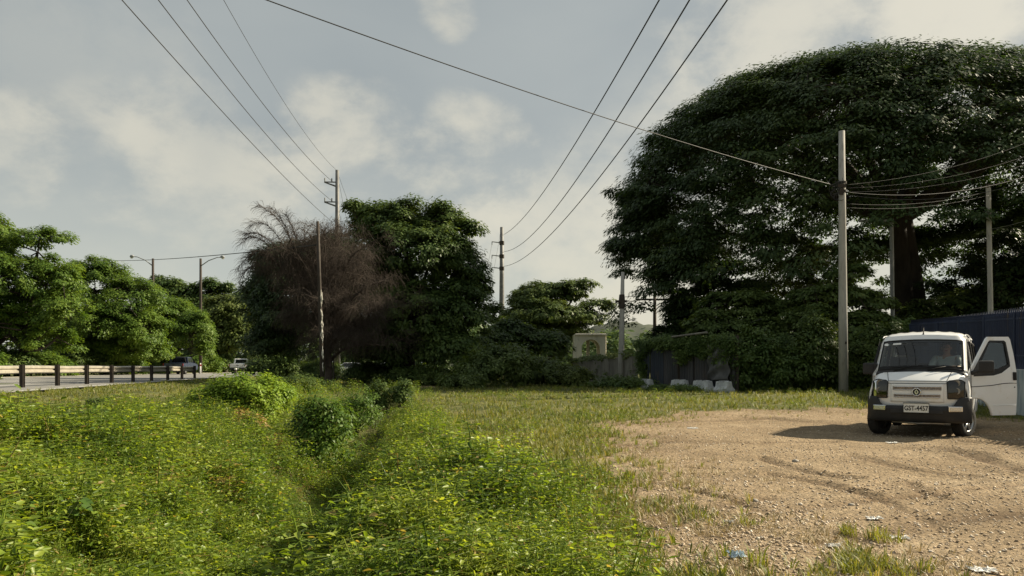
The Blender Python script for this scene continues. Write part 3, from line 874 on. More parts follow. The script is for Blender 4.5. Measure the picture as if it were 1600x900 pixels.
# hanging boughs at the lower left, measured against the sky
hb = []
for px, py, rp, nn_ in ((985, 385, 26, 22), (1040, 420, 34, 34), (1065, 470, 26, 26), (1110, 430, 40, 34), (965, 378, 14, 6), (1010, 340, 30, 26), (1160, 440, 36, 24), (1085, 390, 36, 30), (1060, 500, 10, 3), (1530, 440, 60, 40), (1590, 400, 60, 40), (1480, 470, 45, 20)):
    c0 = at(px, py, 45) - RT; hb.append(c0 + rnd_dirs(nn_) * rng.random((nn_, 1)) ** .5 * np.array([rp / F * 45, 2.2, rp / F * 45]))
hb = np.concatenate(hb)
allc = np.concatenate([cen, sk, hb])
ctr = np.array([0, 0, 4.0]); outw = nrm((allc - ctr) * np.array([1, 1.4, 1.2]))
cr_ = np.concatenate([rng.uniform(.75, 1.5, len(cen)), rng.uniform(.6, 1.1, len(sk)), rng.uniform(.5, .9, len(hb))])
v_, f_ = clump_leaves(allc, outw, cr_, 200, .27, .38, .45, .42, .45)
mesh_np('crown', v_, f_, M['leaf_rain'], t)
parts = []; samples = []
fork = at(1402, 345, 47) - RT
for q, (bx, by) in enumerate(((1.3, .2), (-.2, -.3), (.6, .9))):
    p = bez(np.array([bx * .9 + .5, by, -.4]), np.array([bx * .6 + .3, by, 4.5]), fork + np.array([bx * .35, by * .6, 0]), 9)
    parts.append(tube_np(p, np.linspace(1.05, .55, 9) * (1.0, .85, .7)[q], 10))
for k in range(13):
    a0 = 2 * math.pi * k / 13 + rng.uniform(-.2, .2); r0 = rng.uniform(.55, .85) if k % 2 else rng.uniform(.3, .55)
    tu, tv = math.cos(a0) * r0, math.sin(a0) * r0
    tgt = np.array([tu * Rx, tv * Ry, float(dome(np.array(tu), np.array(tv))) - 1.8])
    mid = fork * .55 + tgt * .45 + np.array([rng.normal() * .8, rng.normal() * .8, -.5 + 1.2 * (k % 2)])
    p = bez(fork + rng.normal(size=3) * .15, mid, tgt, 11); parts.append(tube_np(p, np.linspace(.42, .10, 11), 7)); samples.append(p[3:])
    for j in (5, 7, 9):
        a1 = a0 + rng.uniform(-.9, .9); r1 = min(.97, r0 * j / 10 + rng.uniform(.2, .4)); tu, tv = math.cos(a1) * r1, math.sin(a1) * r1
        tg = np.array([tu * Rx, tv * Ry, float(dome(np.array(tu), np.array(tv))) - 1.3])
        q = bez(p[j], (p[j] + tg) * .5 + np.array([0, 0, .6]) + rng.normal(size=3) * .5, tg, 8); parts.append(tube_np(q, np.linspace(.17, .05, 8), 5)); samples.append(q[2:])
SMP = np.concatenate(samples); k = nearest(allc, SMP); s0 = SMP[k]
mid = (s0 + allc) * .5 + rng.normal(size=allc.shape) * .1 * np.linalg.norm(allc - s0, axis=1, keepdims=True)
nearby = np.linalg.norm(allc - s0, axis=1) < 3.2; parts.append(segs(s0[nearby], mid[nearby], .045, .032, 4)); parts.append(segs(mid[nearby], allc[nearby], .032, .014, 4))
v_, f_ = merge(parts); mesh_np('trunk', v_, f_, M['bark'], t, smooth=True)

# ------------------------------------------------------------------ trees beyond the highway, left
TL = 'leafy trees beyond the highway'
tree('broadleaf_tree', 'tall bright green tree at the far left with a long bough reaching right', 'tree', ground_px(25, 59), [lobe(-70, 400, 59, 90, 85), lobe(-10, 385, 59, 42, 60), lobe(62, 372, 59, 44, 17), lobe(10, 440, 58, 85, 45), lobe(75, 440, 58, 55, 42), lobe(-40, 500, 57, 100, 50), lobe(95, 490, 57, 45, 40), lobe(-60, 545, 57, 60, 24), lobe(80, 530, 58, 40, 26), lobe(30, 505, 60, 50, 34)], M['leaf_left'], 760, 185, .21, .72, .42, 2.2, TL, stems=2)
tree('broadleaf_tree', 'rounded green tree between the tall left tree and the low roadside tree', 'tree', ground_px(165, 71), [lobe(150, 448, 71, 62, 44), lobe(205, 470, 70, 52, 44), lobe(150, 510, 69, 75, 42), lobe(215, 520, 69, 45, 36), lobe(140, 545, 70, 60, 22), lobe(205, 550, 70, 50, 18)], M['leaf_left'], 560, 185, .22, .78, .38, 1.8, TL)
tree('broadleaf_tree', 'low bright green tree leaning over the dark pickup truck', 'tree', ground_px(262, 83), [lobe(262, 498, 83, 46, 34), lobe(303, 520, 81, 30, 34), lobe(235, 535, 82, 38, 26), lobe(318, 548, 81, 14, 16)], M['leaf_left'], 380, 180, .22, .72, .3, 1.5, TL)
tree('broadleaf_tree', 'pale olive tree behind the white pickup truck', 'tree', ground_px(352, 103), [lobe(350, 500, 103, 34, 40), lobe(372, 525, 102, 22, 34), lobe(335, 540, 102, 24, 22)], M['leaf_olive'], 260, 80, .45, 1.0, .35, 1.8, TL)
tree('broadleaf_tree', 'dark jagged topped tree under the two street lamps', 'tree', ground_px(300, 114), [lobe(262, 452, 114, 24, 20), lobe(290, 462, 114, 30, 22), lobe(330, 462, 114, 26, 28), lobe(348, 447, 114, 10, 14), lobe(305, 500, 114, 70, 38), lobe(250, 438, 114, 10, 10), lobe(380, 475, 114, 30, 25)], M['leaf_dark'], 330, 70, .55, 1.1, .4, 3, TL)

# ------------------------------------------------------------------ roadside clump in the middle
tree('broadleaf_tree', 'big dark green leafy tree behind the bare brown tree', 'tree', ground_px(640, 44), [lobe(612, 352, 44, 66, 34), lobe(568, 330, 44, 26, 12), lobe(690, 362, 44, 44, 38), lobe(640, 400, 43, 90, 52), lobe(708, 420, 43, 48, 46), lobe(590, 450, 44, 70, 60), lobe(715, 490, 42, 52, 52), lobe(650, 500, 42, 80, 60), lobe(700, 545, 41, 50, 34), lobe(740, 440, 43, 24, 22), lobe(550, 320, 43, 16, 7), lobe(732, 352, 43, 14, 11), lobe(757, 445, 43, 17, 12), lobe(768, 488, 43, 16, 14), lobe(640, 318, 43, 16, 8), lobe(690, 322, 43, 12, 8), lobe(600, 540, 43, 60, 34)], M['leaf_dark'], 1150, 180, .20, .62, .34, 2.6, 'roadside trees in the middle')
tree('broadleaf_tree', 'dense dark tree standing left of the bare brown tree', 'tree', ground_px(450, 50), [lobe(452, 425, 50, 60, 48), lobe(415, 480, 50, 38, 50), lobe(480, 480, 49, 80, 70), lobe(520, 410, 49, 55, 40), lobe(430, 535, 49, 45, 34)], M['leaf_rain'], 620, 180, .21, .72, .34, 2.0, 'roadside trees in the middle')
TR = 'trees behind the slim pole'
tree('broadleaf_tree', 'feathery layered tree behind the white arch with boughs reaching right', 'tree', ground_px(860, 64), [lobe(830, 470, 64, 40, 20), lobe(885, 452, 64, 36, 14), lobe(915, 440, 64, 14, 5), lobe(930, 476, 63, 26, 11), lobe(855, 492, 63, 64, 24), lobe(815, 505, 64, 42, 28), lobe(905, 497, 63, 40, 14), lobe(860, 520, 64, 60, 20), lobe(850, 462, 65, 50, 20)], M['leaf_shrub'], 620, 100, .26, .62, .28, 3.0, TR, flat=.4)
tree('broadleaf_tree', 'dark low tree between the roadside clump and the arch', 'tree', ground_px(810, 52), [lobe(800, 530, 52, 42, 30), lobe(850, 540, 52, 38, 26), lobe(770, 545, 50, 30, 28)], M['leaf_dark'], 260, 90, .26, .6, .18, 1.2, TR)

# bare tree: one big head of fine drooping twigs and a few arching sprays to the left
BT = ground_px(512, 38); t = empty('bare_tree', BT, 'dead brown tree, a hazy mass of bare drooping twigs', 'tree')
parts = []; tips = []
for px, py in ((430, 420), (448, 385), (462, 372), (480, 362), (505, 362), (535, 368), (565, 388), (585, 400), (600, 440), (620, 480), (560, 430), (520, 420), (480, 410), (450, 430), (540, 480), (580, 510), (500, 470), (460, 500), (600, 540), (530, 530)):
    e = at(px, py, 38 + rng.uniform(-2.2, 2.0)) - BT
    st_ = np.array([rng.uniform(-.3, .3), rng.uniform(-.3, .3), rng.uniform(.8, 2.4)])
    p = bez(st_, np.array([e[0] * .25, e[1] * .3, e[2] * .8 + .8]), e, 12); parts.append(tube_np(p, np.linspace(.10, .018, 12), 5)); tips.append(p)
parts.append(tube_np(bez(np.array([0, 0, -.3]), np.array([.1, 0, 1]), np.array([0, 0, 2.6]), 6), np.linspace(.24, .14, 6), 8))
v_, f_ = merge(parts); mesh_np('trunk', v_, f_, M['dead_bark'], t)
parts = []
P = np.concatenate([p[3:] for p in tips]); seeds = P[rng.integers(0, len(P), 900)]
d1 = rnd_dirs(900); d1[:, 2] = np.abs(d1[:, 2]) * .7 + .1; L1 = rng.uniform(.5, 1.4, (900, 1))
e1 = seeds + d1 * L1; parts.append(segs(seeds, e1, .014, .008))
e1b = e1 + nrm(d1 * [[1, 1, 0]] + [[0, 0, -.35]]) * L1 * .5; parts.append(segs(e1, e1b, .008, .005))
nt_ = 19000
k = rng.integers(0, 900, nt_); s_ = rng.random((nt_, 1)); q0 = np.where(rng.random((nt_, 1)) < .35, seeds[k] + (e1[k] - seeds[k]) * s_, e1[k] + (e1b[k] - e1[k]) * s_)
dd = nrm(d1[k] * .4 * [[1, 1, .3]] + rnd_dirs(nt_) * .8 + [[0, 0, -.15]]); q1 = q0 + dd * rng.uniform(.2, .6, (nt_, 1)); q2 = q1 + nrm(dd * [[1, 1, .2]] + [[0, 0, -1.3]]) * rng.uniform(.2, .7, (nt_, 1))
okz = (q2[:, 2] > .2)
parts.append(segs(q0[okz], q1[okz], .0045, .004)); parts.append(segs(q1[okz], q2[okz], .004, .0025))
v_, f_ = merge(parts); mesh_np('twigs', v_, f_, M['dead_twig'], t)
# arching sprays on the left side
parts = []
for (sx, sy), (mx, my), (ex, ey) in (((470, 430), (450, 335), (403, 322)), ((465, 440), (430, 330), (392, 352)), ((460, 450), (410, 345), (378, 378)), ((470, 440), (455, 350), (425, 326)), ((455, 440), (405, 365), (372, 420)), ((450, 450), (395, 385), (374, 440)), ((475, 420), (460, 352), (446, 336)), ((462, 432), (418, 352), (384, 366)), ((455, 446), (412, 372), (388, 400))):
    a_, b_, c_ = at(sx, sy, 37.5) - BT, at(mx, my, 37) - BT, at(ex, ey, 36.8 + rng.uniform(-.5, .5)) - BT
    p = bez(a_, b_, c_, 26); parts.append(tube_np(p, np.linspace(.024, .007, 26), 4))
    q = np.repeat(p[6:], 7, 0) + rng.normal(size=(140, 3)) * .02; tg = np.repeat(np.gradient(p, axis=0)[6:], 7, 0)
    d_ = nrm(nrm(tg) * .8 + rnd_dirs(140) * .7 + [[0, 0, -.1]]); e_ = q + d_ * rng.uniform(.15, .5, (140, 1)); g_ = e_ + nrm(d_ + [[0, 0, -.9]]) * rng.uniform(.1, .3, (140, 1))
    parts.append(segs(q, e_, .007, .005)); parts.append(segs(e_, g_, .005, .003))
v_, f_ = merge(parts); mesh_np('arching_branches', v_, f_, M['dead_twig'], t)

# ------------------------------------------------------------------ hills, far wood
def ridge(name, pts, Y, depth, mat, n=900):
    """a wooded rise: a real mound with a leafy skin"""
    xs_ = np.linspace(pts[0][0], pts[-1][0], 90); top = np.interp(xs_, [p[0] for p in pts], [p[1] for p in pts])
    rows = 10; V = []
    for j in range(rows):
        tt = j / (rows - 1); 
        for x_, y_ in zip(xs_, top):
            X = (x_ - CX) / F * Y; h = (HY - y_) / F * Y + HC
            prof_ = math.sin(math.pi * min(1, .02 + tt * .98)) ** .8
            nz = float(vnoise(np.array(X * .07), np.array(tt * 5.), 4)) * .14 + float(vnoise(np.array(X * .25), np.array(tt * 9.), 14)) * .10
            V.append((X, Y + (tt - .5) * depth, -1 + (h + 1) * prof_ * (.9 + nz)))
    c = 90
    Fs = np.array([(j * c + i, j * c + i + 1, (j + 1) * c + i + 1, (j + 1) * c + i) for j in range(rows - 1) for i in range(c - 1)])
    return np.array(V), Fs


hill_m = surf('wooded_hill', (.035, .045, .032), (.06, .07, .045), .08, .95, .8, .6)
v_, f_ = ridge('hill', [(700, 560), (880, 524), (950, 506), (1000, 512), (1040, 516), (1080, 500), (1140, 505), (1300, 540)], 420, 200, hill_m)
hill = mesh_np('hills', v_, f_, hill_m, smooth=True); tag(hill, kind='structure')
# tree cover on the hill and a far belt of wood behind everything: too many trees to count
cen = []
for k in range(900):
    px = rng.uniform(820, 1280); ty = np.interp(px, [700, 880, 950, 1000, 1040, 1080, 1140, 1300], [560, 524, 506, 512, 516, 500, 505, 540]); s_ = rng.random() ** .6
    py = ty + 4 + (574 - ty) * (1 - s_) * .8; cen.append(at(px, py, 418 - 90 * (1 - s_) - 6))
cen = np.array(cen); v_, f_ = clump_leaves(cen, np.tile([[0, -.6, .6]], (len(cen), 1)), 4.2, 34, 2.6, .7, .2, .7)
w1 = mesh_np('hill_woodland', v_, f_, M['leaf_far']); tag(w1, 'far woodland covering the low hill', 'woodland', kind='stuff')
cen = []
for k in range(2600):
    X = rng.uniform(-140, 130); Y = rng.uniform(118, 150); hmax = 5.0 + 5.5 * float(vnoise(np.array(X * .09), np.array(0.), 33)) + 2 * float(vnoise(np.array(X * .35), np.array(0.), 34))
    if X < -50: hmax += 2.5
    cen.append((X, Y, .3 + hmax * rng.random() ** (.7 if k % 3 else 2.2)))
cen = np.array(cen); v_, f_ = clump_leaves(cen, np.tile([[0, -.7, .5]], (len(cen), 1)), 2.0, 42, 1.0, .7, .3, .65)
w2 = mesh_np('far_woodland', v_, f_, M['leaf_dark']); tag(w2, 'distant belt of woodland behind the roadside trees', 'woodland', kind='stuff')

# ------------------------------------------------------------------ shrubs
SH = {}
def shrub(name, lab, px, Y, w_px, top_px, mat, n, per, ll, cr, group=None, dy=None, base=None, stemr=.03):
    b_ = ground_px(px, Y) if base is None else np.array(base, float)
    h = at(px, top_px, Y)[2] - b_[2]; wr = w_px / F * Y * .5
    lobes = [(b_ + np.array([0, 0, h * .5]), np.array([wr * .8, dy or wr * .8, h * .52]))]
    for k in range(4):
        a0 = k * 1.57 + rng.uniform(0, 1); lobes.append((b_ + np.array([math.cos(a0) * wr * .55, math.sin(a0) * (dy or wr) * .5, h * rng.uniform(.3, .6)]), np.array([wr * .5, (dy or wr) * .5, h * .36])))
    return tree(name, lab, 'shrub', b_, lobes, mat, n, per, ll, cr, stemr, max(.1, h * .15), group, bark='stem', low=-.7, inner=.35, stems=3, trunk_name='stems', crown_name='foliage', flat=.7)


GB_ = 'bushes along the ditch and field edge'
shrub('bush', 'bright green vine covered bush in front of the white pickup truck', 378, 17, 165, 582, M['leaf_bright'], 260, 75, .08, .22, GB_, dy=.9)
shrub('bush', 'low bright bush sloping down left of the vine covered bush', 335, 18, 80, 606, M['leaf_bright'], 70, 70, .085, .18, GB_, dy=.6)
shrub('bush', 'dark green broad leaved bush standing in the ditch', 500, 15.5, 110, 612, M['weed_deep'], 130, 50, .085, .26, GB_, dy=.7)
shrub('bush', 'withered yellow brown vine heap on the front of the bright bush', 375, 15.6, 70, 642, M['leaf_dry'], 60, 60, .07, .16, GB_, dy=.3)
shrub('bush', 'spindly dark bush left of the sandy path', 590, 25, 40, 594, M['leaf_vine'], 60, 60, .085, .22, GB_)
shrub('bush', 'spindly dark bush in front of the sandy path', 628, 25, 34, 592, M['leaf_vine'], 55, 60, .085, .22, GB_)
shrub('bush', 'wide dark green bush at the foot of the old vine hung pole', 470, 29, 110, 588, M['leaf_dark'], 130, 65, .11, .3, GB_)
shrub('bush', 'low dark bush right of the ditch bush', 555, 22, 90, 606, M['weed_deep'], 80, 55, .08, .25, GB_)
shrub('bush', 'dark scrubby weed clump on the left edge of the mown field', 112, 13.5, 60, 640, M['leaf_vine'], 60, 45, .06, .14, GB_)
shrub('bush', 'grey green scrubby weed clump at the left frame edge', 20, 12, 40, 642, M['leaf_vine'], 40, 45, .06, .13, GB_)
shrub('bush', 'thin dark weed clump in the mown field before the guardrail', 208, 18, 46, 628, M['leaf_vine'], 40, 40, .06, .15, GB_)
shrub('bush', 'small dark thistle clump near the mown field', 156, 19, 36, 618, M['leaf_vine'], 26, 40, .06, .14, GB_)
GS = 'scrub in front of the old wall'
shrub('scrub_bush', 'big sprawling feathery scrub bush right of the roadside trees', 770, 36, 150, 536, M['leaf_shrub'], 210, 75, .16, .42, GS)
shrub('scrub_bush', 'feathery scrub bush in the middle of the scrub line', 845, 39, 110, 556, M['leaf_shrub'], 150, 75, .16, .40, GS)
shrub('scrub_bush', 'light green scrub bush at the left end of the old wall', 893, 37, 70, 570, M['leaf_olive'], 110, 70, .14, .34, GS)
shrub('scrub_bush', 'low scrub bush at the foot of the weathered pole', 975, 34, 110, 588, M['leaf_vine'], 110, 65, .12, .30, GS)
shrub('scrub_bush', 'low dark scrub between the big feathery bush and the sandy path', 720, 33, 70, 582, M['leaf_shrub'], 80, 65, .13, .30, GS)
shrub('scrub_bush', 'low weedy scrub in front of the white barriers', 1050, 29.5, 90, 603, M['leaf_vine'], 70, 60, .10, .25, GS)
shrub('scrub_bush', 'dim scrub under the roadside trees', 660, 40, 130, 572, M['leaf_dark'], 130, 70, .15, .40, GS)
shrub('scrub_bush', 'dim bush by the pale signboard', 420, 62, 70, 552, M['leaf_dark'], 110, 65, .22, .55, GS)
shrub('scrub_bush', 'yellowish bush behind the white pickup truck', 408, 92, 50, 545, M['leaf_olive'], 90, 60, .28, .7, GS)

for k, (px, Y, wpx, tp, lb) in enumerate(((-60, 53, 120, 536, 'dark bush outside the left edge beyond the highway'), (12, 57, 90, 545, 'dark bush beside the forked trunk of the tall left tree'), (70, 61, 90, 548, 'dark bush right of the forked trunk beyond the highway'), (130, 67, 90, 547, 'dark bush under the rounded green tree'),
                                        (190, 73, 80, 549, 'second dark bush under the rounded green tree, nearer the streetlamps'), (240, 82, 70, 551, 'bush just left of the dark pickup truck'), (320, 96, 60, 552, 'bush between both pickup trucks'), (345, 101, 50, 553, 'bush left of the white pickup truck'))):
    shrub('roadside_bush', lb, px, Y, wpx, tp, M['leaf_dark'] if k % 2 else M['leaf_left'], 170, 60, .24, .55, 'bushes on the far verge of the highway')
GU = 'undergrowth beneath the roadside trees'
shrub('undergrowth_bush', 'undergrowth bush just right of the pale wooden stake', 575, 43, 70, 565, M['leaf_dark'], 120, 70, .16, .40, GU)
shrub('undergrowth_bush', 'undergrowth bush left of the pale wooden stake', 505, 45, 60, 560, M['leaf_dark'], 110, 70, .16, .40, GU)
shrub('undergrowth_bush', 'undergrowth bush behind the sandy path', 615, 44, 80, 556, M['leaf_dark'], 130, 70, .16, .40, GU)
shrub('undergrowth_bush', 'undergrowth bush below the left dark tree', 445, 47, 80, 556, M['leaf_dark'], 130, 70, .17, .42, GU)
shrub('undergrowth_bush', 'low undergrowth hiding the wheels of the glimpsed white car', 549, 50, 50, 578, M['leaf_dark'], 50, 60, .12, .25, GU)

GHT = 'tall shrubs growing out of the hedge'
shrub('tall_shrub', 'tall shrub bulging out of the hedge just left of the thick concrete pole', 1275, 29.6, 90, 492, M['leaf_shrub'], 150, 75, .14, .36, GHT, dy=.7)
shrub('tall_shrub', 'tall shrub at the left end of the hedge beside the tarpaulin', 1185, 29.8, 80, 508, M['leaf_vine'], 130, 75, .14, .36, GHT, dy=.6)
shrub('tall_shrub', 'light green shrub spilling over the hedge right of the thick concrete pole', 1378, 30.0, 100, 496, M['leaf_shrub'], 150, 75, .14, .34, GHT, dy=.6)
shrub('tall_shrub', 'rounded shrub in the middle of the hedge foot', 1232, 29.2, 80, 545, M['leaf_vine'], 100, 70, .13, .30, GHT, dy=.5)

# trees and tall scrub behind the hedge
TH = 'young trees behind the hedge'
tree('young_tree', 'light green layered young tree just behind the thick concrete pole', 'tree', ground_px(1325, 35), [lobe(1330, 425, 35, 36, 14), lobe(1300, 460, 35, 60, 18), lobe(1345, 470, 35, 45, 18), lobe(1330, 510, 34, 62, 26), lobe(1275, 500, 34, 48, 26), lobe(1355, 500, 34, 38, 18)], M['leaf_shrub'], 330, 85, .19, .42, .12, 2.4, TH, flat=.28, droop=.5)
tree('young_tree', 'pale green bushy tree above the middle of the hedge', 'tree', ground_px(1180, 37), [lobe(1150, 478, 37, 60, 26), lobe(1210, 490, 37, 50, 28), lobe(1110, 505, 36, 40, 24), lobe(1180, 520, 36, 70, 30), lobe(1250, 515, 36, 40, 36)], M['leaf_shrub'], 330, 85, .20, .46, .14, 1.8, TH, flat=.35, droop=.5)
tree('young_tree', 'thin see through tree under the rain tree boughs', 'tree', ground_px(1245, 52), [lobe(1235, 425, 52, 34, 24), lobe(1265, 400, 52, 30, 18), lobe(1210, 450, 52, 30, 18), lobe(1270, 450, 52, 28, 18)], M['leaf_olive'], 110, 60, .22, .5, .12, 4.5, TH)
tree('young_tree', 'dim olive scrub tree between the thin post and the square pole', 'tree', ground_px(1500, 42), [lobe(1500, 480, 42, 50, 24), lobe(1545, 470, 42, 40, 28), lobe(1450, 490, 42, 40, 20)], M['leaf_shrub'], 200, 75, .22, .5, .14, 2.0, TH)
tree('young_tree', 'dark bushy tree behind the blue fence', 'tree', ground_px(1600, 40), [lobe(1600, 450, 40, 60, 45), lobe(1650, 430, 40, 60, 50), lobe(1560, 490, 40, 40, 20)], M['leaf_rain'], 260, 80, .24, .55, .18, 2.0, TH)
tree('young_tree', 'dark drooping tree over the gate roof', 'tree', ground_px(1085, 44), [lobe(1065, 490, 44, 24, 30), lobe(1090, 510, 44, 36, 22), lobe(1040, 520, 44, 20, 12)], M['leaf_rain'], 150, 80, .2, .45, .14, 2.2, TH)

# ------------------------------------------------------------------ ground vegetation (nobody could count it)
def instance(tmpls, pos, yaw, scale, tilt):
    """place template plants (V, faces) with turn, size and lean; one merged mesh"""
    which = rng.integers(0, len(tmpls), len(pos)); parts = []
    for k, (V, Fs) in enumerate(tmpls):
        s = np.where(which == k)[0]
        if not len(s): continue
        c, n_ = np.cos(yaw[s]), np.sin(yaw[s]); sc = scale[s][:, None]
        X = (V[None, :, 0] * c[:, None] - V[None, :, 1] * n_[:, None]) * sc; Y = (V[None, :, 0] * n_[:, None] + V[None, :, 1] * c[:, None]) * sc; Z = V[None, :, 2] * sc
        X = X + Z * tilt[s, 0][:, None]; Y = Y + Z * tilt[s, 1][:, None]
        W = np.stack([X + pos[s, 0][:, None], Y + pos[s, 1][:, None], Z + pos[s, 2][:, None]], -1).reshape(-1, 3)
        base = (np.arange(len(s)) * len(V))[:, None, None]
        parts.append((W, [(f[None] + base).reshape(-1, f.shape[1]) for f in Fs]))
    return merge(parts)


def leaf6(C, A, N, L, W):
    """near leaf: two halves folded along the midrib"""
    n = len(C); S = nrm(np.cross(A, N)); L = L[:, None]; W = W[:, None]; V = np.empty((n, 6, 3))
    V[:, 0] = C; V[:, 1] = C + A * L * .30 + S * W * .5 + N * W * .16; V[:, 2] = C + A * L * .68 + S * W * .36 + N * W * .08 - N * L * .05
    V[:, 3] = C + A * L - N * L * .18; V[:, 4] = C + A * L * .68 - S * W * .36 + N * W * .08 - N * L * .05; V[:, 5] = C + A * L * .30 - S * W * .5 + N * W * .16
    b_ = (np.arange(n) * 6)[:, None]
    return V.reshape(-1, 3), np.concatenate([b_ + np.array([[0, 1, 2, 3]]), b_ + np.array([[0, 3, 4, 5]])])


def broad_plant(h, nl, ll, spread_=.16):
    C = []; 
    t = np.sort(rng.uniform(.25, 1, nl)); a = np.arange(nl) * 2.4 + rng.uniform(0, 6)
    lean = rng.uniform(-.25, .25, 2)
    r = spread_ * rng.uniform(.2, 1, nl) * (1.25 - t * .6)
    C = np.stack([np.cos(a) * r + lean[0] * t * h, np.sin(a) * r + lean[1] * t * h, t * h], -1)
    A = nrm(np.stack([np.cos(a), np.sin(a), rng.uniform(-.35, .5, nl)], -1) + rng.normal(size=(nl, 3)) * .25)
    N = np.array([[.12, 0, .85]]) + rng.normal(size=(nl, 3)) * .55; N = nrm(N - A * np.sum(A * N, -1, keepdims=True))
    L = ll * rng.uniform(.6, 1.25, nl) * (1.1 - .45 * t)
    v, f = leaf6(C, A, N, L, L * rng.uniform(.42, .62))
    st = np.array([[0, 0, 0], [lean[0] * h * .5, lean[1] * h * .5, h * .5], [lean[0] * h, lean[1] * h, h]])
    s1 = segs(st[:-1], st[1:], .004, .003, 3); s2 = segs(np.stack([lean[0] * t * h, lean[1] * t * h, t * h], -1), C, .0022, .0015, 3)
    return merge([(v, f), s1, s2])


def tuft(h, nb, wd, out_=.45):
    a = rng.uniform(0, 6.28, nb); hh = h * rng.uniform(.5, 1.15, nb); o = out_ * rng.uniform(.3, 1.2, nb) * hh
    b0 = np.stack([np.cos(a), np.sin(a)], -1) * rng.uniform(0, .04, (nb, 1)); d = np.stack([np.cos(a), np.sin(a)], -1); s = np.stack([-d[:, 1], d[:, 0]], -1) * wd * rng.uniform(.6, 1.2, (nb, 1))
    V = np.zeros((nb, 5, 3))
    V[:, 0, :2] = b0 - s * .5; V[:, 1, :2] = b0 + s * .5
    m = b0 + d * (o * .35)[:, None]; V[:, 2, :2] = m + s * .42; V[:, 3, :2] = m - s * .42; V[:, 2, 2] = V[:, 3, 2] = hh * .62
    V[:, 4, :2] = b0 + d * o[:, None]; V[:, 4, 2] = hh * rng.uniform(.72, 1.0, nb)
    b_ = (np.arange(nb) * 5)[:, None]
    return V.reshape(-1, 3), [b_ + np.array([[0, 1, 2, 3]]), b_ + np.array([[3, 2, 4]])]


def scatter(n, y0, y1, xr, power, mask):
    """random spots, thinner with distance; xr(y) gives the side limits"""
    u_ = rng.random(n); p = 1 - power
    Y = (y0 ** p + u_ * (y1 ** p - y0 ** p)) ** (1 / p)
    lo, hi = xr(Y); X = lo + rng.random(n) * (hi - lo)
    k = rng.random(n) < mask(X, Y); return X[k], Y[k]


def wide(y): return -.82 * y - 1.5, .82 * y + 1.5


def weed_mask(x, y):
    left = sst(-10.4, -8.2, x + 2.2 * (fbm(x * .5, y * .5, 51) - .45) - np.interp(y, [4, 12, 16, 22, 30], [-6, -1.0, .8, .4, -1.5]))
    right = sst(.75, -.6, x - np.interp(y, [4.7, 7, 10, 15, 20, 30], [.15, -.1, -.55, -1.4, -2.4, -3.6]) + 1.3 * (fbm(x * .9, y * .6, 55) - .45))
    return np.clip(left * right * sst(31, 27, y), 0, 1)


def plants(tm, X, Y, hs, sm=.35, lift=0):
    pos = np.stack([X, Y, hz(X, Y, False) + lift - .01], -1); n = len(X)
    sc = np.clip(rng.normal(1, sm * .6, n), .45, 1.9) * hs
    return instance(tm, pos, rng.uniform(0, 6.28, n), sc, rng.normal(size=(n, 2)) * .16)


def patch(X, Y, s=.55, seed=61): return .55 + .95 * fbm(X * s, Y * s, seed, 3)


# broad leaved weeds: fine leaved ones everywhere, larger leaved ones in patches, grasses between
def hgt(X, Y): return np.clip(.42 + 1.1 * fbm(X * .55, Y * .55, 61, 3) + 1.5 * (fbm(X * 1.5, Y * 1.5, 62, 3) - .45), .35, 1.75) * (1.12 - .014 * Y) * (1 - .30 * np.exp(-((X - ditch_x(Y)) / .75) ** 2)) * (.55 + .45 * sst(.6, -2.2, X - np.interp(Y, [4.7, 10, 20, 30], [.2, -.2, -1.6, -3])))


tm = [broad_plant(.44, 36, .056, .17) for _ in range(8)]
X, Y = scatter(36000, 3.6, 30, wide, 1.5, weed_mask)
o = mesh_np('weeds', *plants(tm, X, Y, hgt(X, Y) * (1.0 + .012 * Y)), M['weed']); tag(o, 'dense bright green leafy weeds filling the ditch and its banks', 'weeds', kind='stuff')
print('weeds', len(X), len(o.data.polygons))
tm = [broad_plant(.44, 26, .070, .19) for _ in range(5)]
X, Y = scatter(9000, 3.6, 28, wide, 1.45, lambda x, y: weed_mask(x, y) * sst(.50, .66, fbm(x * .65, y * .65, 93, 3)))
o = mesh_np('leafy_weeds', *plants(tm, X, Y, hgt(X, Y) * 1.05), M['weed']); tag(o, 'patches of larger leaved weeds on the ditch banks', 'weeds', kind='stuff')
# darker, deeper leaves low in the ditch
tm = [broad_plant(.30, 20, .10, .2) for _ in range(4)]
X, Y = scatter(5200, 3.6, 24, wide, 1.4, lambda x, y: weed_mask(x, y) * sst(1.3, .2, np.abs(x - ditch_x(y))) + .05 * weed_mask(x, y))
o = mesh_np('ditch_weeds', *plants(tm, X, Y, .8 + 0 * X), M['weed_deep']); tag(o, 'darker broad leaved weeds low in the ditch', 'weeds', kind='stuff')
# long grass among the weeds
tm = [tuft(.44, 13, .0065, .65) for _ in range(6)]
X, Y = scatter(24000, 3.6, 32, wide, 1.4, lambda x, y: weed_mask(x, y) * np.clip(sst(.42, .60, fbm(x * .8, y * .8, 64, 3)) * .9 + .20, 0, 1))
o = mesh_np('long_grass', *plants(tm, X, Y, np.clip(hgt(X, Y), .4, 1.15) * 1.05), M['grass_long']); tag(o, 'arching long grass blades between the weeds', 'grass', kind='stuff')
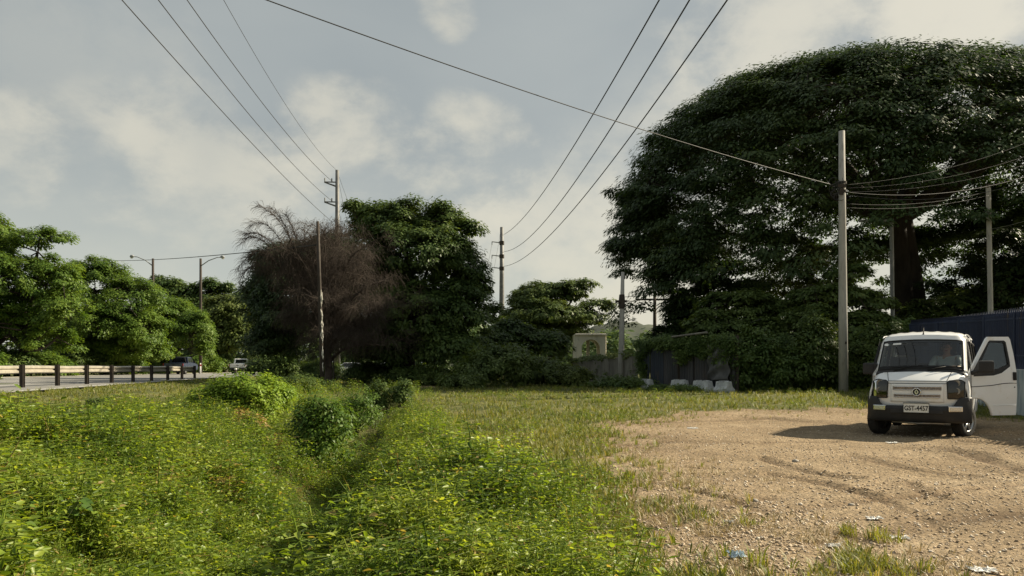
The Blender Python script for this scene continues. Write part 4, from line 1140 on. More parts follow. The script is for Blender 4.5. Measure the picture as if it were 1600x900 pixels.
# withered yellow patch running down from the bright bush
tm = [broad_plant(.34, 30, .055, .18) for _ in range(4)]
X, Y = scatter(9000, 4, 22, wide, 1.3, lambda x, y: weed_mask(x, y) * np.clip(np.exp(-((x + 4.3) / .8) ** 2 - ((y - 13) / 3.2) ** 2) * sst(.40, .58, fbm(x * 1.2, y * .9, 97, 3)) + .12 * sst(.58, .70, fbm(x * .9, y * .9, 98, 3)), 0, 1))
o = mesh_np('withered_weeds', *plants(tm, X, Y, hgt(X, Y) * 1.12), M['leaf_dry']); tag(o, 'yellowed withered weeds below the bright green bush', 'weeds', kind='stuff')


def lawn_mask(x, y):
    rd = sst(-1.0, .6, x - road_near(y)); lm_ = lot_mask(x, y)
    return np.clip(rd * (1 - lm_) * (1 - .85 * weed_mask(x, y)), 0, 1)


tm = [tuft(.125, 12, .0085, .6) for _ in range(6)]
X, Y = scatter(72000, 3.6, 60, wide, 1.25, lawn_mask)
v1 = plants(tm, X, Y, (.75 + .5 * fbm(X * .6, Y * .6, 68, 3)) * (.95 + .006 * np.maximum(Y - 6, 0)))
o = mesh_np('grass', *v1, M['grass']); tag(o, 'short yellow green grass round the gravel lot and on the roadside field', 'grass', kind='stuff')
print('grass', len(X), len(o.data.polygons))
# taller weeds in the grass verge beyond the lot and on its left margin
tm = [broad_plant(.24, 24, .045, .13) for _ in range(5)]
X, Y = scatter(17000, 3.6, 34, wide, 1.2, lambda x, y: lawn_mask(x, y) * sst(.45, .66, fbm(x * .7, y * .7, 70, 3)) * sst(3.2, .5, x - np.interp(y, [4, 12, 20, 23, 34], [.4, .2, 3, 14, 30])) * sst(-9.5, -7, x + 0 * y))
v1 = plants(tm, X, Y, .7 + .006 * Y)
o = mesh_np('verge_weeds', *v1, M['weed']); tag(o, 'small leafy weeds in the grass verge beside the gravel lot', 'weeds', kind='stuff')
# thin straw and stray tufts creeping into the lot
tm = [tuft(.07, 8, .0055, 1.0) for _ in range(5)]
X, Y = scatter(70000, 3.6, 26, wide, 1.3, lambda x, y: sst(2.8, .0, lot_edge(x, y)) * sst(-1.2, .0, lot_edge(x, y)) * sst(.34, .62, fbm(x * 1.6, y * 1.3, 81, 3)))
v1 = plants(tm, X, Y, .8 + .3 * rng.random(len(X)))
o = mesh_np('dry_grass', *v1, M['straw']); tag(o, 'sparse straw coloured grass along the edge of the gravel lot', 'grass', kind='stuff')
X, Y = scatter(80000, 3.6, 20, wide, 1.3, lambda x, y: np.clip(sst(.30, .9, np.exp(-((x - 2.25) / 1.0) ** 2 - ((y - 5.4) / .9) ** 2)) * sst(.48, .60, fbm(x * 2.6, y * 2.6, 83, 3)) + .9 * sst(2.2, .0, lot_edge(x, y)) * sst(-.8, .1, lot_edge(x, y)) * sst(.38, .60, fbm(x * 1.6, y * 1.3, 85, 3)), 0, 1))
tm = [tuft(.095, 10, .0065, .8) for _ in range(5)]
v1 = plants(tm, X, Y, 1 + 0 * X)
o = mesh_np('grass_patches', *v1, M['grass']); tag(o, 'low green grass patches in the gravel at the front of the lot', 'grass', kind='stuff')

# gravel: small angular stones over the dirt
def stones(n, mask, smin, smax, y1):
    X, Y = scatter(n, 3.6, y1, lambda y: (np.full_like(y, .2), .82 * y + 1.5), 1.6, mask)
    s = smin * (smax / smin) ** (rng.random(len(X)) ** 2.6); m_ = len(X)
    oct_ = np.array([[1, 0, 0], [0, 1, 0], [-1, 0, 0], [0, -1, 0], [0, 0, .6], [0, 0, -.6]], float)
    V = oct_[None] * rng.uniform(.6, 1.3, (m_, 6, 1)) + rng.normal(size=(m_, 6, 3)) * .18
    a = rng.uniform(0, 6.28, m_); c, n_ = np.cos(a)[:, None], np.sin(a)[:, None]
    W = np.stack([V[..., 0] * c - V[..., 1] * n_, V[..., 0] * n_ + V[..., 1] * c, V[..., 2]], -1) * s[:, None, None]
    W += np.stack([X, Y, hz(X, Y) + s * .25], -1)[:, None]
    f = np.array([[0, 1, 4], [1, 2, 4], [2, 3, 4], [3, 0, 4], [1, 0, 5], [2, 1, 5], [3, 2, 5], [0, 3, 5]])
    return W.reshape(-1, 3), (f[None] + (np.arange(m_) * 6)[:, None, None]).reshape(-1, 3)


gm, nt, out = newmat('gravel_stone')
geo = nd(nt, 'ShaderNodeNewGeometry'); cl = ramp(nt, geo.outputs['Random Per Island'], [(.05, (.24, .18, .12)), (.3, (.38, .29, .195)), (.8, (.50, .41, .30)), (1, (.66, .60, .51))])
b = nd(nt, 'ShaderNodeBsdfPrincipled', i_Roughness=.9); nt.links.new(cl, b.inputs['Base Color']); nt.links.new(b.outputs[0], out.inputs[0])
v_, f_ = stones(90000, lambda x, y: lot_mask(x, y) * (.35 + .65 * sst(.35, .6, fbm(x * 1.2, y * 1.2, 77, 3))), .005, .021, 24)
o = mesh_np('gravel', v_, f_, gm); tag(o, 'small pale stones scattered over the dirt lot', 'gravel', kind='stuff')

# broad leaved plant at the lower left
bp_ = ground_px(60, 6.2); t = empty('broadleaf_plant', bp_, 'plant with large round dark green leaves at the lower left of the ditch bank', 'plant')
V = []; parts = []; nl = 34
a = rng.uniform(0, 6.28, nl); r = rng.uniform(.05, .42, nl); C = np.stack([np.cos(a) * r, np.sin(a) * r, rng.uniform(.25, .50, nl)], -1)
A = nrm(np.stack([np.cos(a), np.sin(a), rng.uniform(-.5, .2, nl)], -1)); N = np.array([[0, -.3, 1.]]) + rng.normal(size=(nl, 3)) * .3; N = nrm(N - A * np.sum(A * N, -1, keepdims=True))
L = rng.uniform(.08, .12, nl); v_, f_ = leaf6(C, A, N, L, L * .85); mesh_np('leaves', v_, f_, M['weed_deep'], t)
v_, f_ = segs(np.stack([C[:, 0] * .15, C[:, 1] * .15, 0 * a], -1), C, .006, .004, 4); mesh_np('stalks', v_, f_, M['stem'], t)
# ------------------------------------------------------------------ the white minivan
VA = math.radians(34)
VO = np.array([7.58, 13.85, min(hz1(7.0, 14.9), hz1(8.4, 14.0), hz1(8.4, 17), hz1(9.7, 16.2)) + .05])
van = empty('minivan', VO, 'white minivan with its driver door open, parked on the gravel lot', 'minivan', rz=-VA)


van.scale = VSC = (1.04, 1.04, 1.055)


def catmull(K, n):
    K = np.array(K, float); out_ = []
    for i in range(len(K) - 1):
        p0, p1, p2, p3 = K[max(i - 1, 0)], K[i], K[i + 1], K[min(i + 2, len(K) - 1)]
        for t_ in np.linspace(0, 1, n[i], endpoint=False):
            out_.append(.5 * ((2 * p1) + (-p0 + p2) * t_ + (2 * p0 - 5 * p1 + 4 * p2 - p3) * t_ ** 2 + (-p0 + 3 * p1 - 3 * p2 + p3) * t_ ** 3))
    out_.append(K[-1]); return np.array(out_)


#        y     z    half-width  bow   crown
KN = [(.045, .50, .735, .13, 0), (.015, .70, .74, .13, 0), (.03, .93, .745, .13, 0), (.075, .985, .745, .14, .01), (.34, 1.125, .755, .13, .03), (.42, 1.155, .76, .12, .03),
      (.99, 1.74, .715, .10, .03), (1.10, 1.83, .705, .10, .04), (1.40, 1.885, .70, .05, .05), (2.5, 1.915, .70, 0, .05), (3.6, 1.89, .70, 0, .05), (3.86, 1.83, .70, -.03, .04), (4.0, 1.12, .75, -.05, 0), (4.05, .50, .76, -.05, 0)]
NS = [4, 6, 3, 8, 4, 16, 4, 6, 14, 14, 6, 16, 10]
PATH = catmull(KN, NS); starts_ = np.concatenate([[0], np.cumsum(NS)])
U = np.linspace(-1, 1, 41)


def skin(i, u_):
    """point of the strip that runs from the nose over the roof to the tail"""
    y, z, w_, bow, cr = PATH[i]
    j0, j1 = max(i - 1, 0), min(i + 1, len(PATH) - 1); ty, tz = PATH[j1][0] - PATH[j0][0], PATH[j1][1] - PATH[j0][1]; L = math.hypot(ty, tz) or 1
    ny, nz = -tz / L, ty / L                     # outward in the y-z plane
    k0 = .80 if z > 1.78 else .86; e = max(0, (abs(u_) - k0) / (1 - k0)); rd = (.085 if z > 1.78 else .06) * e ** 2.1
    rib = 0
    if 1.25 < y < 3.75 and nz > .9:
        rib = .010 * max(0, math.cos(u_ * 6.5 * math.pi)) * (abs(u_) < .80) * min(1, (y - 1.25) / .1, (3.75 - y) / .1)
    return (w_ * u_, y + bow * u_ * u_ - ny * -0 + (-ny) * 0 + ny * (rib - rd), z - cr * u_ * u_ + nz * (rib - rd))


iW0, iW1 = starts_[5], starts_[6]; iR0, iR1 = starts_[11], starts_[12]
iH0, iH1 = starts_[2], starts_[5]
ST = np.array([[skin(i, u_) for u_ in U] for i in range(len(PATH))])
nu = len(U); Vb = ST.reshape(-1, 3); Fb = []
for i in range(len(PATH) - 1):
    for j in range(nu - 1):
        uc = abs(U[j] + U[j + 1]) / 2
        if iW0 + 1 <= i < iW1 - 1 and uc < .915: continue
        if iR0 + 2 <= i < iR1 - 3 and uc < .80: continue
        a_ = i * nu + j; Fb.append((a_, a_ + 1, a_ + nu + 1, a_ + nu))
# sides: columns along the strip's edge, rows from sill to edge
edge = ST[:, -1]
ycol = np.linspace(edge[:iR1 + 8, 1].min() + .01, edge[-1, 1] - .005, 84)
ordr = np.argsort(edge[:, 1]); 
topi = starts_[11] + 14
ez = np.interp(ycol, edge[:topi, 1], edge[:topi, 2]); ew = np.interp(ycol, edge[:topi, 1], edge[:topi, 0])
front = ycol < edge[3, 1]
ez = np.where(ycol < edge[starts_[2], 1], edge[starts_[2], 2] - .02, ez)
NR = 40
DOOR = [(.60, .34), (1.56, .34), (1.56, 1.755), (1.16, 1.755), (.64, 1.16)]
WIN = [[(1.70, 1.10), (2.62, 1.10), (2.62, 1.68), (1.70, 1.68)], [(2.74, 1.10), (3.62, 1.10), (3.58, 1.66), (2.74, 1.68)]]
WINL = [[(.78, 1.14), (1.54, 1.10), (1.54, 1.68), (1.20, 1.68)]]
ARCH = [(.70, .29, .375), (3.25, .29, .375)]


def inside(p, poly):
    x, y = p; c = False; n = len(poly)
    for i in range(n):
        (x0, y0), (x1, y1) = poly[i], poly[(i + 1) % n]
        if (y0 > y) != (y1 > y) and x < (x1 - x0) * (y - y0) / (y1 - y0) + x0: c = not c
    return c


def side_x(z, zt, wt):
    w0 = np.interp(z, [.25, .45, .75, 1.08], [.775, .80, .815, .81])
    if zt > 1.14: w0 = np.where(z > 1.08, .81 + (wt - .81) * (max(0, z - 1.08) / (zt - 1.08)) ** 1.15, w0)
    else: w0 = w0 + (wt - w0) * np.clip((z - (zt - .30)) / .30, 0, 1) ** 2
    return float(w0)


for sgn in (1, -1):
    base = len(Vb); SV = []
    for yc, zt, wt in zip(ycol, ez, ew):
        for r_ in range(NR + 1):
            z = .27 + (zt - .27) * r_ / NR
            x = side_x(z, zt, wt)
            if yc < .28: x = x - .035 * ((.28 - yc) / .16) ** 2 * (1 if z < zt - .05 else .4)
            SV.append((sgn * x, yc, z))
    Vb = np.concatenate([Vb, np.array(SV)])
    for i in range(len(ycol) - 1):
        for r_ in range(NR):
            c = np.mean([SV[i * (NR + 1) + r_], SV[(i + 1) * (NR + 1) + r_ + 1]], 0)[1:]
            if any(math.hypot(c[0] - a_, c[1] - b_) < rr_ for a_, b_, rr_ in ARCH): continue
            if sgn > 0 and inside(c, DOOR): continue
            if any(inside(c, q) for q in WIN): continue
            if sgn < 0 and any(inside(c, q) for q in WINL): continue
            q = base + i * (NR + 1) + r_
            Fb.append((q, q + NR + 1, q + NR + 2, q + 1))
me = bpy.data.meshes.new('body'); me.from_pydata([tuple(p) for p in Vb], [], Fb)
bm = bmesh.new(); bm.from_mesh(me); bmesh.ops.remove_doubles(bm, verts=bm.verts, dist=.004); bmesh.ops.recalc_face_normals(bm, faces=bm.faces); bm.to_mesh(me); bm.free()
body = link('body', me, M['white_paint'], van, smooth=True)
md = body.modifiers.new('shell', 'SOLIDIFY'); md.thickness = .028; md.offset = -1


def surf_patch(name, i0, i1, u0, u1, mat, parent, off=.006, n=18, thick=0):
    """a panel that follows the strip between stations i0..i1"""
    ii = np.linspace(i0, i1, n); uu = np.linspace(u0, u1, n); V = []
    for q in ii:
        k_ = int(min(q, len(PATH) - 2)); f = q - k_
        for u_ in uu:
            p = np.array(skin(k_, u_)) * (1 - f) + np.array(skin(k_ + 1, u_)) * f
            d = PATH[k_ + 1][:2] - PATH[k_][:2]; d = d / np.hypot(*d)
            p[1] += -d[1] * off; p[2] += d[0] * off; V.append(p)
    Fs = np.array([(a * n + b_, a * n + b_ + 1, (a + 1) * n + b_ + 1, (a + 1) * n + b_) for a in range(n - 1) for b_ in range(n - 1)])
    o = mesh_np(name, V, Fs, mat, parent, smooth=True)
    if thick: m_ = o.modifiers.new('t', 'SOLIDIFY'); m_.thickness = thick; m_.offset = 1
    return o


def skin_at(q, u_, off=0):
    k_ = int(min(q, len(PATH) - 2)); f = q - k_
    p = np.array(skin(k_, u_)) * (1 - f) + np.array(skin(k_ + 1, u_)) * f
    d = PATH[k_ + 1][:2] - PATH[k_][:2]; d = d / np.hypot(*d)
    p[1] += -d[1] * off; p[2] += d[0] * off; return p


ws = surf_patch('windscreen', iW0 + 1, iW1 - 1, -.915, .915, M['windscreen'], van, .002)
# black rubber seal round the windscreen and rear window
def seal(name, i0, i1, uu, parent, r=.016, mat='black'):
    pts = [skin_at(i0, u_, .004) for u_ in np.linspace(-uu, uu, 16)] + [skin_at(q, uu, .004) for q in np.linspace(i0, i1, 12)] + [skin_at(i1, u_, .004) for u_ in np.linspace(uu, -uu, 16)] + [skin_at(q, -uu, .004) for q in np.linspace(i1, i0, 12)]
    m_ = MB(); m_.tube(pts, r, 6); return m_.build(name, M[mat], parent, smooth=True)


seal('seal', iW0 + 1, iW1 - 1, .915, ws, .015)
lo_band = surf_patch('shade_band', iW0 + 1, iW0 + 3, -.90, .90, M['black'], ws, .005)
surf_patch('sun_strip', iW1 - 2.6, iW1 - 1, -.90, .90, M['dark_glass'], ws, .005)
rw = surf_patch('rear_window', iR0 + 2, iR1 - 3, -.80, .80, M['tint_glass'], van, .002); seal('seal', iR0 + 2, iR1 - 3, .80, rw)
c = MB(); pc = skin_at(iW1 - 3.0, -.83, .007); dv = skin_at(iW1 - 2, -.83, .007) - skin_at(iW1 - 4, -.83, .007); dv = dv / np.linalg.norm(dv)
c.add([pc + np.array([1, 0, 0]) * .045 * math.cos(a_) + dv * .035 * math.sin(a_) for a_ in np.linspace(0, 2 * math.pi, 16, endpoint=False)], [tuple(range(16))]); c.build('sticker', M['sticker'], ws, fix=False)
c = MB(); a0, a1 = skin_at(iW1 - 2.95, -.68, .007), skin_at(iW1 - 2.95, -.48, .007); c.add([a0 - dv * .022, a1 - dv * .022, a1 + dv * .022, a0 + dv * .022], [(0, 1, 2, 3)]); c.build('sticker', M['sticker'], ws, fix=False)
for s_ in (-.55, .18):    # wipers lying on the glass foot
    p0 = skin_at(iW0 - .6, s_, .02); p1 = skin_at(iW0 + 2.2, s_ + .38, .022); p2 = skin_at(iW0 + 1.6, s_ - .1, .02); p3 = skin_at(iW0 + 2.6, s_ + .62, .02)
    wp = MB(); wp.tube([p0, (p0 + p1) / 2 + [0, -.01, .01], p1], [.014, .011, .008], 6); o = wp.build('wiper', M['black'], van, smooth=True)
    wp = MB(); wp.tube([p2, p1, p3], .008, 5); wp.build('blade', M['black'], o)
cw = surf_patch('cowl', iH1 - 2.2, iH1 + .9, -.90, .90, M['van_plastic'], van, .005)
# bonnet lines
for s_ in (-1, 1):
    c = MB(); c.tube([skin_at(q, s_ * u_, .002) for q, u_ in zip(np.linspace(iH0 + 1, iH1 - 2.3, 10), np.linspace(.62, .70, 10))], .006, 4); c.build('bonnet_seam', M['black'], van)
c = MB(); c.tube([skin_at(iH0 + 1.0, u_, .001) for u_ in np.linspace(-.62, .62, 20)], .005, 4); c.build('bonnet_seam', M['black'], van)
# grille: two slots, mesh behind, badge
qz = lambda z: float(np.interp(z, PATH[:iH0 + 1, 1], np.arange(iH0 + 1)))
gr_ = surf_patch('grille', qz(.905), qz(.585), -.575, .575, M['white_paint'], van, .010, thick=.012)
for z0, z1, wd in ((.80, .855, .52), (.675, .72, .50)):
    sl_ = surf_patch('grille_slot', qz(z1), qz(z0), -wd, wd, M['grille_mesh'], gr_, .024)
    c = MB()
    for zz in (z0, z1): c.tube([skin_at(qz(zz), u_, .026) for u_ in np.linspace(-wd, wd, 14)], .007, 5)
    c.build('slot_trim', M['chrome'], sl_, smooth=True)
bc = np.array([0, skin_at(qz(.765), 0, .035)[1], .765])
c = MB(); c.lathe([(.058, .0), (.072, .0), (.074, .012), (.066, .018), (.058, .012), (.058, 0)], bc, (0, -1, 0), 28); em = c.build('emblem', M['chrome'], gr_, smooth=True)
c = MB(); c.lathe([(0, .004), (.058, .004)], bc, (0, -1, 0), 28); c.build('emblem_field', M['ink'], em, fix=False)
for s_ in (1, -1):         # two curved wings facing each other
    L_ = [(-.030, .0), (-.016, .022), (.002, .050), (.004, .030), (-.008, .010), (-.006, -.008), (.006, -.030), (.002, -.050), (-.018, -.024)]
    panel('emblem_wing', [(s_ * a_, b_) for a_, b_ in (L_ if s_ > 0 else L_[::-1])], [], lambda a, b, d: (bc[0] + a - .004 * s_, bc[1] - .006 - d, bc[2] + b), .010, M['chrome'], em)
# headlights: upright trapezoids wrapping the corners
for s_ in (-1, 1):
    q0, q1 = qz(.655), iH0 + 2.6
    u_in = lambda t_: .60 + .10 * (1 - t_) ** 1.5 * 0 + .045 * (1 - t_)
    n = 14; V = []
    for a in range(n):
        t_ = a / (n - 1); q = q0 + (q1 - q0) * t_
        ui = .655 - .03 * t_ if t_ < .8 else .631 + (t_ - .8) * 1.0; uo = .985
        for b_ in range(n): V.append(skin_at(q, s_ * (ui + (uo - ui) * b_ / (n - 1)), .016))
    Fs = np.array([(a * n + b_, a * n + b_ + 1, (a + 1) * n + b_ + 1, (a + 1) * n + b_) for a in range(n - 1) for b_ in range(n - 1)])
    hl = mesh_np('headlight', V, Fs, M['lamp_lens'], van, smooth=True)
    bk = mesh_np('reflector', np.array(V) + [0, .010, 0], Fs, M['lamp_back'], hl, smooth=True)
    Vn = np.array(V).reshape(n, n, 3); rim_ = list(Vn[0]) + list(Vn[1:, -1]) + list(Vn[-1, ::-1][1:]) + list(Vn[::-1, 0][1:])
    c = MB(); c.tube(rim_, .009, 5); c.build('surround', M['black'], hl, smooth=True)
    for a in (3, 8):
        c0 = Vn[a + 1, 7]; c = MB(); c.lathe([(.0, -.004), (.042, 0), (.055, .006), (.058, .0)], c0 + [0, .006, 0], (0, -1, 0), 16); c.build('bulb_bowl', M['lamp_back'], hl, smooth=True)
# bumper: lofted plan curve in dark plastic
def bump_y(x, z): return .015 + .30 * abs(x / .84) ** 4.5 - .045 * math.sin(math.pi * min(1, max(0, (z - .22) / .5))) + .02
n = 41; zs_ = [.225, .25, .30, .36, .44, .52, .60, .655, .675]; V = []
for zz in zs_:
    for k in range(n):
        u_ = -1 + 2 * k / (n - 1); x = .84 * math.sin(u_ * math.pi / 2) ** 1 ; top = zz
        if zz > .5 and abs(x) < .56: top = .5 + (zz - .5) * .12 + .0   # lower across the middle, below the white nose
        elif zz > .5 and abs(x) < .66: f = (abs(x) - .56) / .10; top = .5 + (zz - .5) * (.12 + .88 * f)
        V.append((x, bump_y(x, zz) + (.03 if zz <= .23 else 0) - .035, top))
Fs = np.array([(a * n + b_, a * n + b_ + 1, (a + 1) * n + b_ + 1, (a + 1) * n + b_) for a in range(len(zs_) - 1) for b_ in range(n - 1)])
bu = mesh_np('bumper', V, Fs, M['van_plastic'], van, smooth=True); md = bu.modifiers.new('t', 'SOLIDIFY'); md.thickness = .03; md.offset = -1
c = MB(); c.box((-.42, -.06, .385), (.42, -.03, .46)); c.build('air_intake', M['ink'], bu, bevel=.01)
for s_ in (-1, 1):
    x0 = s_ * .60; yb = bump_y(x0, .5) - .035
    R = Matrix.Translation((x0, yb - .012, .475)) @ Matrix.Rotation(s_ * .42, 4, 'Z')
    c = MB(); c.box((-.115, -.022, -.048), (.115, .03, .048), R); fl = c.build('fog_light', M['chrome'], van, bevel=.012)
    c = MB(); c.box((-.09, -.028, -.03), (.09, -.02, .03), R); c.build('lens', M['lamp_clear'], fl, bevel=.004)
# number plate
pb = MB(); py0 = -.085
pb.box((-.20, py0, .405), (.20, py0 + .012, .565)); pl = pb.build('license_plate', M['plate'], van, bevel=.006)
cu = bpy.data.curves.new('lettering', 'FONT'); cu.body = 'GST-4457'; cu.align_x = 'CENTER'; cu.align_y = 'CENTER'; cu.size = .112; cu.extrude = .0012; cu.offset = .0022; cu.space_character = 1.02
to = bpy.data.objects.new('tmp', cu); COL.objects.link(to); bpy.context.view_layer.update()
tm_ = bpy.data.meshes.new_from_object(to.evaluated_get(bpy.context.evaluated_depsgraph_get())); bpy.data.objects.remove(to)
tx = link('plate_lettering', tm_, M['ink'], pl); tx.location = (0, py0 - .003, .477); tx.rotation_euler = (math.radians(90), 0, 0); tx.scale = (.80, 1.05, 1)
c = MB(); fr = [(-.205, .40), (.205, .40), (.205, .57), (-.205, .57), (-.205, .40)]; c.tube([(a_, py0 - .002, b_) for a_, b_ in fr], .006, 5); c.build('plate_frame', M['van_plastic'], pl)
# wheels; the front pair is turned
def wheel(x, y, steer, parent, r=.29):
    e = bpy.data.objects.new('wheel', None); COL.objects.link(e); e.parent = parent; e.location = (x, y, r - .055); e.rotation_euler = (0, 0, steer)
    s_ = 1 if x > 0 else -1; ax = (s_, 0, 0)
    c = MB(); c.lathe([(.185, -.09), (r - .035, -.098), (r - .008, -.078), (r, -.045), (r, .045), (r - .008, .078), (r - .035, .098), (.19, .092)], (0, 0, 0), ax, 40); ty = c.build('tyre', M['tyre'], e, smooth=True)
    c = MB()
    for k in range(44):      # tread blocks
        a = 2 * math.pi * k / 44
        R = Matrix.Rotation(a, 4, 'X') @ Matrix.Translation((0, 0, r - .003))
        for q in (-.062, -.02, .022, .06): c.box((q - .014, -.013, 0), (q + .014, .013, .007), R)
    c.build('tread', M['tyre'], ty)
    c = MB(); c.lathe([(.188, -.06), (.19, .085), (.178, .09), (.172, .055), (.165, .0), (.165, -.06)], (0, 0, 0), ax, 36)
    for k in range(6):
        a = 2 * math.pi * k / 6
        for dq in (-.13, .13):
            p0 = (s_ * .070, math.cos(a) * .03, math.sin(a) * .03); p1 = (s_ * .062, math.cos(a + dq) * .175, math.sin(a + dq) * .175); c.tube([p0, p1], [.020, .015], 6)
    c.lathe([(0, .092), (.032, .088), (.045, .07), (.05, .04)], (0, 0, 0), ax, 18); c.build('rim', M['alloy'], e, smooth=True)
    c = MB(); c.lathe([(0, -.02), (.168, -.02)], (0, 0, 0), ax, 24); c.lathe([(.0, .0), (.11, .0), (.11, .03), (0, .03)], (0, 0, 0), ax, 20); c.build('brake_drum', M['ink'], e)
wheel(.69, .70, -.42, van); wheel(-.69, .70, -.42, van); wheel(.68, 3.25, 0, van); wheel(-.68, 3.25, 0, van)
for s_ in (-1, 1):
    for a_, b_, rr_ in ARCH:      # arch lips and dark liners
        c = MB(); c.tube([(s_ * (side_x(max(.27, b_ + rr_ * math.sin(q)), 1.9, .7) + .004), a_ + rr_ * math.cos(q), b_ + rr_ * math.sin(q)) for q in np.linspace(-.05, math.pi + .05, 26)], .022, 6); c.build('wheel_arch', M['white_paint'], van, smooth=True)
        c = MB(); prof_ = [(rr_ * math.cos(q), rr_ * math.sin(q)) for q in np.linspace(0, math.pi, 20)]
        c.add([(s_ * xx, a_ + p[0], b_ + p[1]) for xx in (.36, .79) for p in prof_], [(k, k + 1, 21 + k, 20 + k) for k in range(19)]); c.add([(s_ * .36, a_ + p[0], b_ + p[1]) for p in prof_], [tuple(range(20))])
        c.build('arch_liner', M['ink'], van, fix=False)
# side glass with black frames
for sgn in (1, -1):
    for poly in WIN + (WINL if sgn < 0 else []):
        P3_ = [(sgn * (side_x(b_, 1.88, .70) + .003), a_, b_) for a_, b_ in poly]
        c = MB(); c.add(P3_, [tuple(range(len(P3_)))]); g = c.build('side_window', M['tint_glass'], van, fix=False)
        c = MB(); pts = P3_ + [P3_[0]]; c.tube(pts, .026, 6); c.build('seal', M['black'], g)
    c = MB()
    for yv in (1.62, 2.68): c.tube([(sgn * (side_x(zv, 1.88, .70) + .001), yv, zv) for zv in np.linspace(.34, 1.78, 16)], .006, 4)
    c.tube([(sgn * (side_x(.86, 1.9, .7) + .002), yv, .86) for yv in np.linspace(1.7, 3.9, 8)], .007, 4)
    c.build('panel_seam', M['black'], van)
for sgn in (1, -1):
    c = MB(); c.tube([(sgn * (side_x(zv, 1.9, .7) + .002), .57 + max(0, zv - 1.12) * .72, zv) for zv in np.linspace(.68, 1.72, 14)], .006, 4); c.build('door_gap', M['black'], van)
c = MB(); c.tube([skin_at(qz(.915), u_, .004) for u_ in np.linspace(-.66, .66, 22)], .005, 4); c.build('nose_seam', M['black'], van)
# roof gutter, antenna
for sgn in (1, -1):
    c = MB(); c.tube([(sgn * (PATH[i][2] * .985), PATH[i][0] + PATH[i][3] * .95, PATH[i][1] - PATH[i][4] * .95 - .025) for i in range(starts_[7], starts_[10] + 1, 2)], .012, 6); c.build('roof_gutter', M['white_paint'], van, smooth=True)
pa = skin_at(starts_[7] - .5, 0.02, .0); c = MB(); c.tube([pa, pa + [0, .01, .02], pa + [0, .06, .13]], [.018, .012, .005], 6); c.build('antenna', M['black'], van, smooth=True)
# interior: floor, dash, seats, wheel
c = MB(); c.box((-.75, .45, .40), (.75, 4.0, .44)); c.build('floor_pan', M['ink'], van)
c = MB(); c.add([(x, y, z) for x in (-.72, .72) for y, z in ((.45, .45), (.40, 1.10), (.62, 1.16), (.86, 1.12), (.90, 1.0), (.72, .85), (.66, .45))], [(0, 1, 2, 3, 4, 5, 6), (13, 12, 11, 10, 9, 8, 7)] + [(i, (i + 1) % 7, 7 + (i + 1) % 7, 7 + i) for i in range(7)]); c.build('dashboard', M['van_plastic'], van, bevel=.02)
for sx in (-.38, .38):
    c = MB(); R = Matrix.Translation((sx, 1.62, .84)) @ Matrix.Rotation(-.22, 4, 'X'); c.box((-.25, -.07, 0), (.25, .07, .58), R); c.box((-.26, 1.15, .66), (.26, 1.66, .84)); st_ = c.build('seat', M['seat'], van, bevel=.05)
    c = MB(); c.box((-.15, -.05, .62), (.15, .06, .84), R); c.build('headrest', M['seat'], st_, bevel=.05)
c = MB(); R = Matrix.Translation((0, 2.7, .8)) @ Matrix.Rotation(-.2, 4, 'X'); c.box((-.66, -.08, 0), (.66, .08, .50), R); c.box((-.66, 2.2, .6), (.66, 2.75, .8)); c.build('rear_bench', M['seat'], van, bevel=.05)
swc = np.array([.38, .98, 1.13]); ax_ = Vector((0, -.55, .83)).normalized(); bz = Vector((1, 0, 0)); cz = ax_.cross(bz)
c = MB(); c.tube([Vector(swc) + (bz * math.cos(q) + cz * math.sin(q)) * .19 for q in np.linspace(0, 2 * math.pi, 29)], .014, 6)
for q in (.3, 2.84, 4.71): c.tube([Vector(swc), Vector(swc) + (bz * math.cos(q) + cz * math.sin(q)) * .19], .012, 5)
c.tube([Vector(swc), Vector(swc) - ax_ * .3], [.05, .03], 8); c.build('steering_wheel', M['black'], van, smooth=True)
c = MB(); c.box((-.14, 1.02, 1.60), (.10, 1.05, 1.665)); c.build('rear_view_mirror', M['black'], van, bevel=.01)
# underbody so the sky does not show through below
c = MB(); c.box((-.55, .25, .24), (.55, 3.9, .36)); c.build('chassis', M['ink'], van)
c = MB(); c.tube([(-.42, .22, .215), (0, .18, .20), (.42, .22, .215)], .022, 6); c.build('crossmember', M['alloy'], van, smooth=True)


def mirror(parent, x, y, z, s_, rot=0):
    R = Matrix.Translation((x, y, z)) @ Matrix.Rotation(rot, 4, 'Z')
    c = MB(); c.box((-.02 if s_ > 0 else -.23, -.06, -.10), (.23 if s_ > 0 else .02, .055, .12), R); o = c.build('wing_mirror', M['van_plastic'], parent, bevel=.035)
    c = MB(); c.box((.01 if s_ > 0 else -.2, .052, -.075), (.2 if s_ > 0 else -.01, .060, .095), R); c.build('mirror_glass', M['chrome'], o)
    c = MB(); c.tube([R @ Vector((0, 0, -.06)), R @ Vector((-.10 * s_, .06, -.10))], [.03, .04], 6); c.build('bracket', M['van_plastic'], o)
    return o
mirror(van, -.76, .72, 1.17, -1)
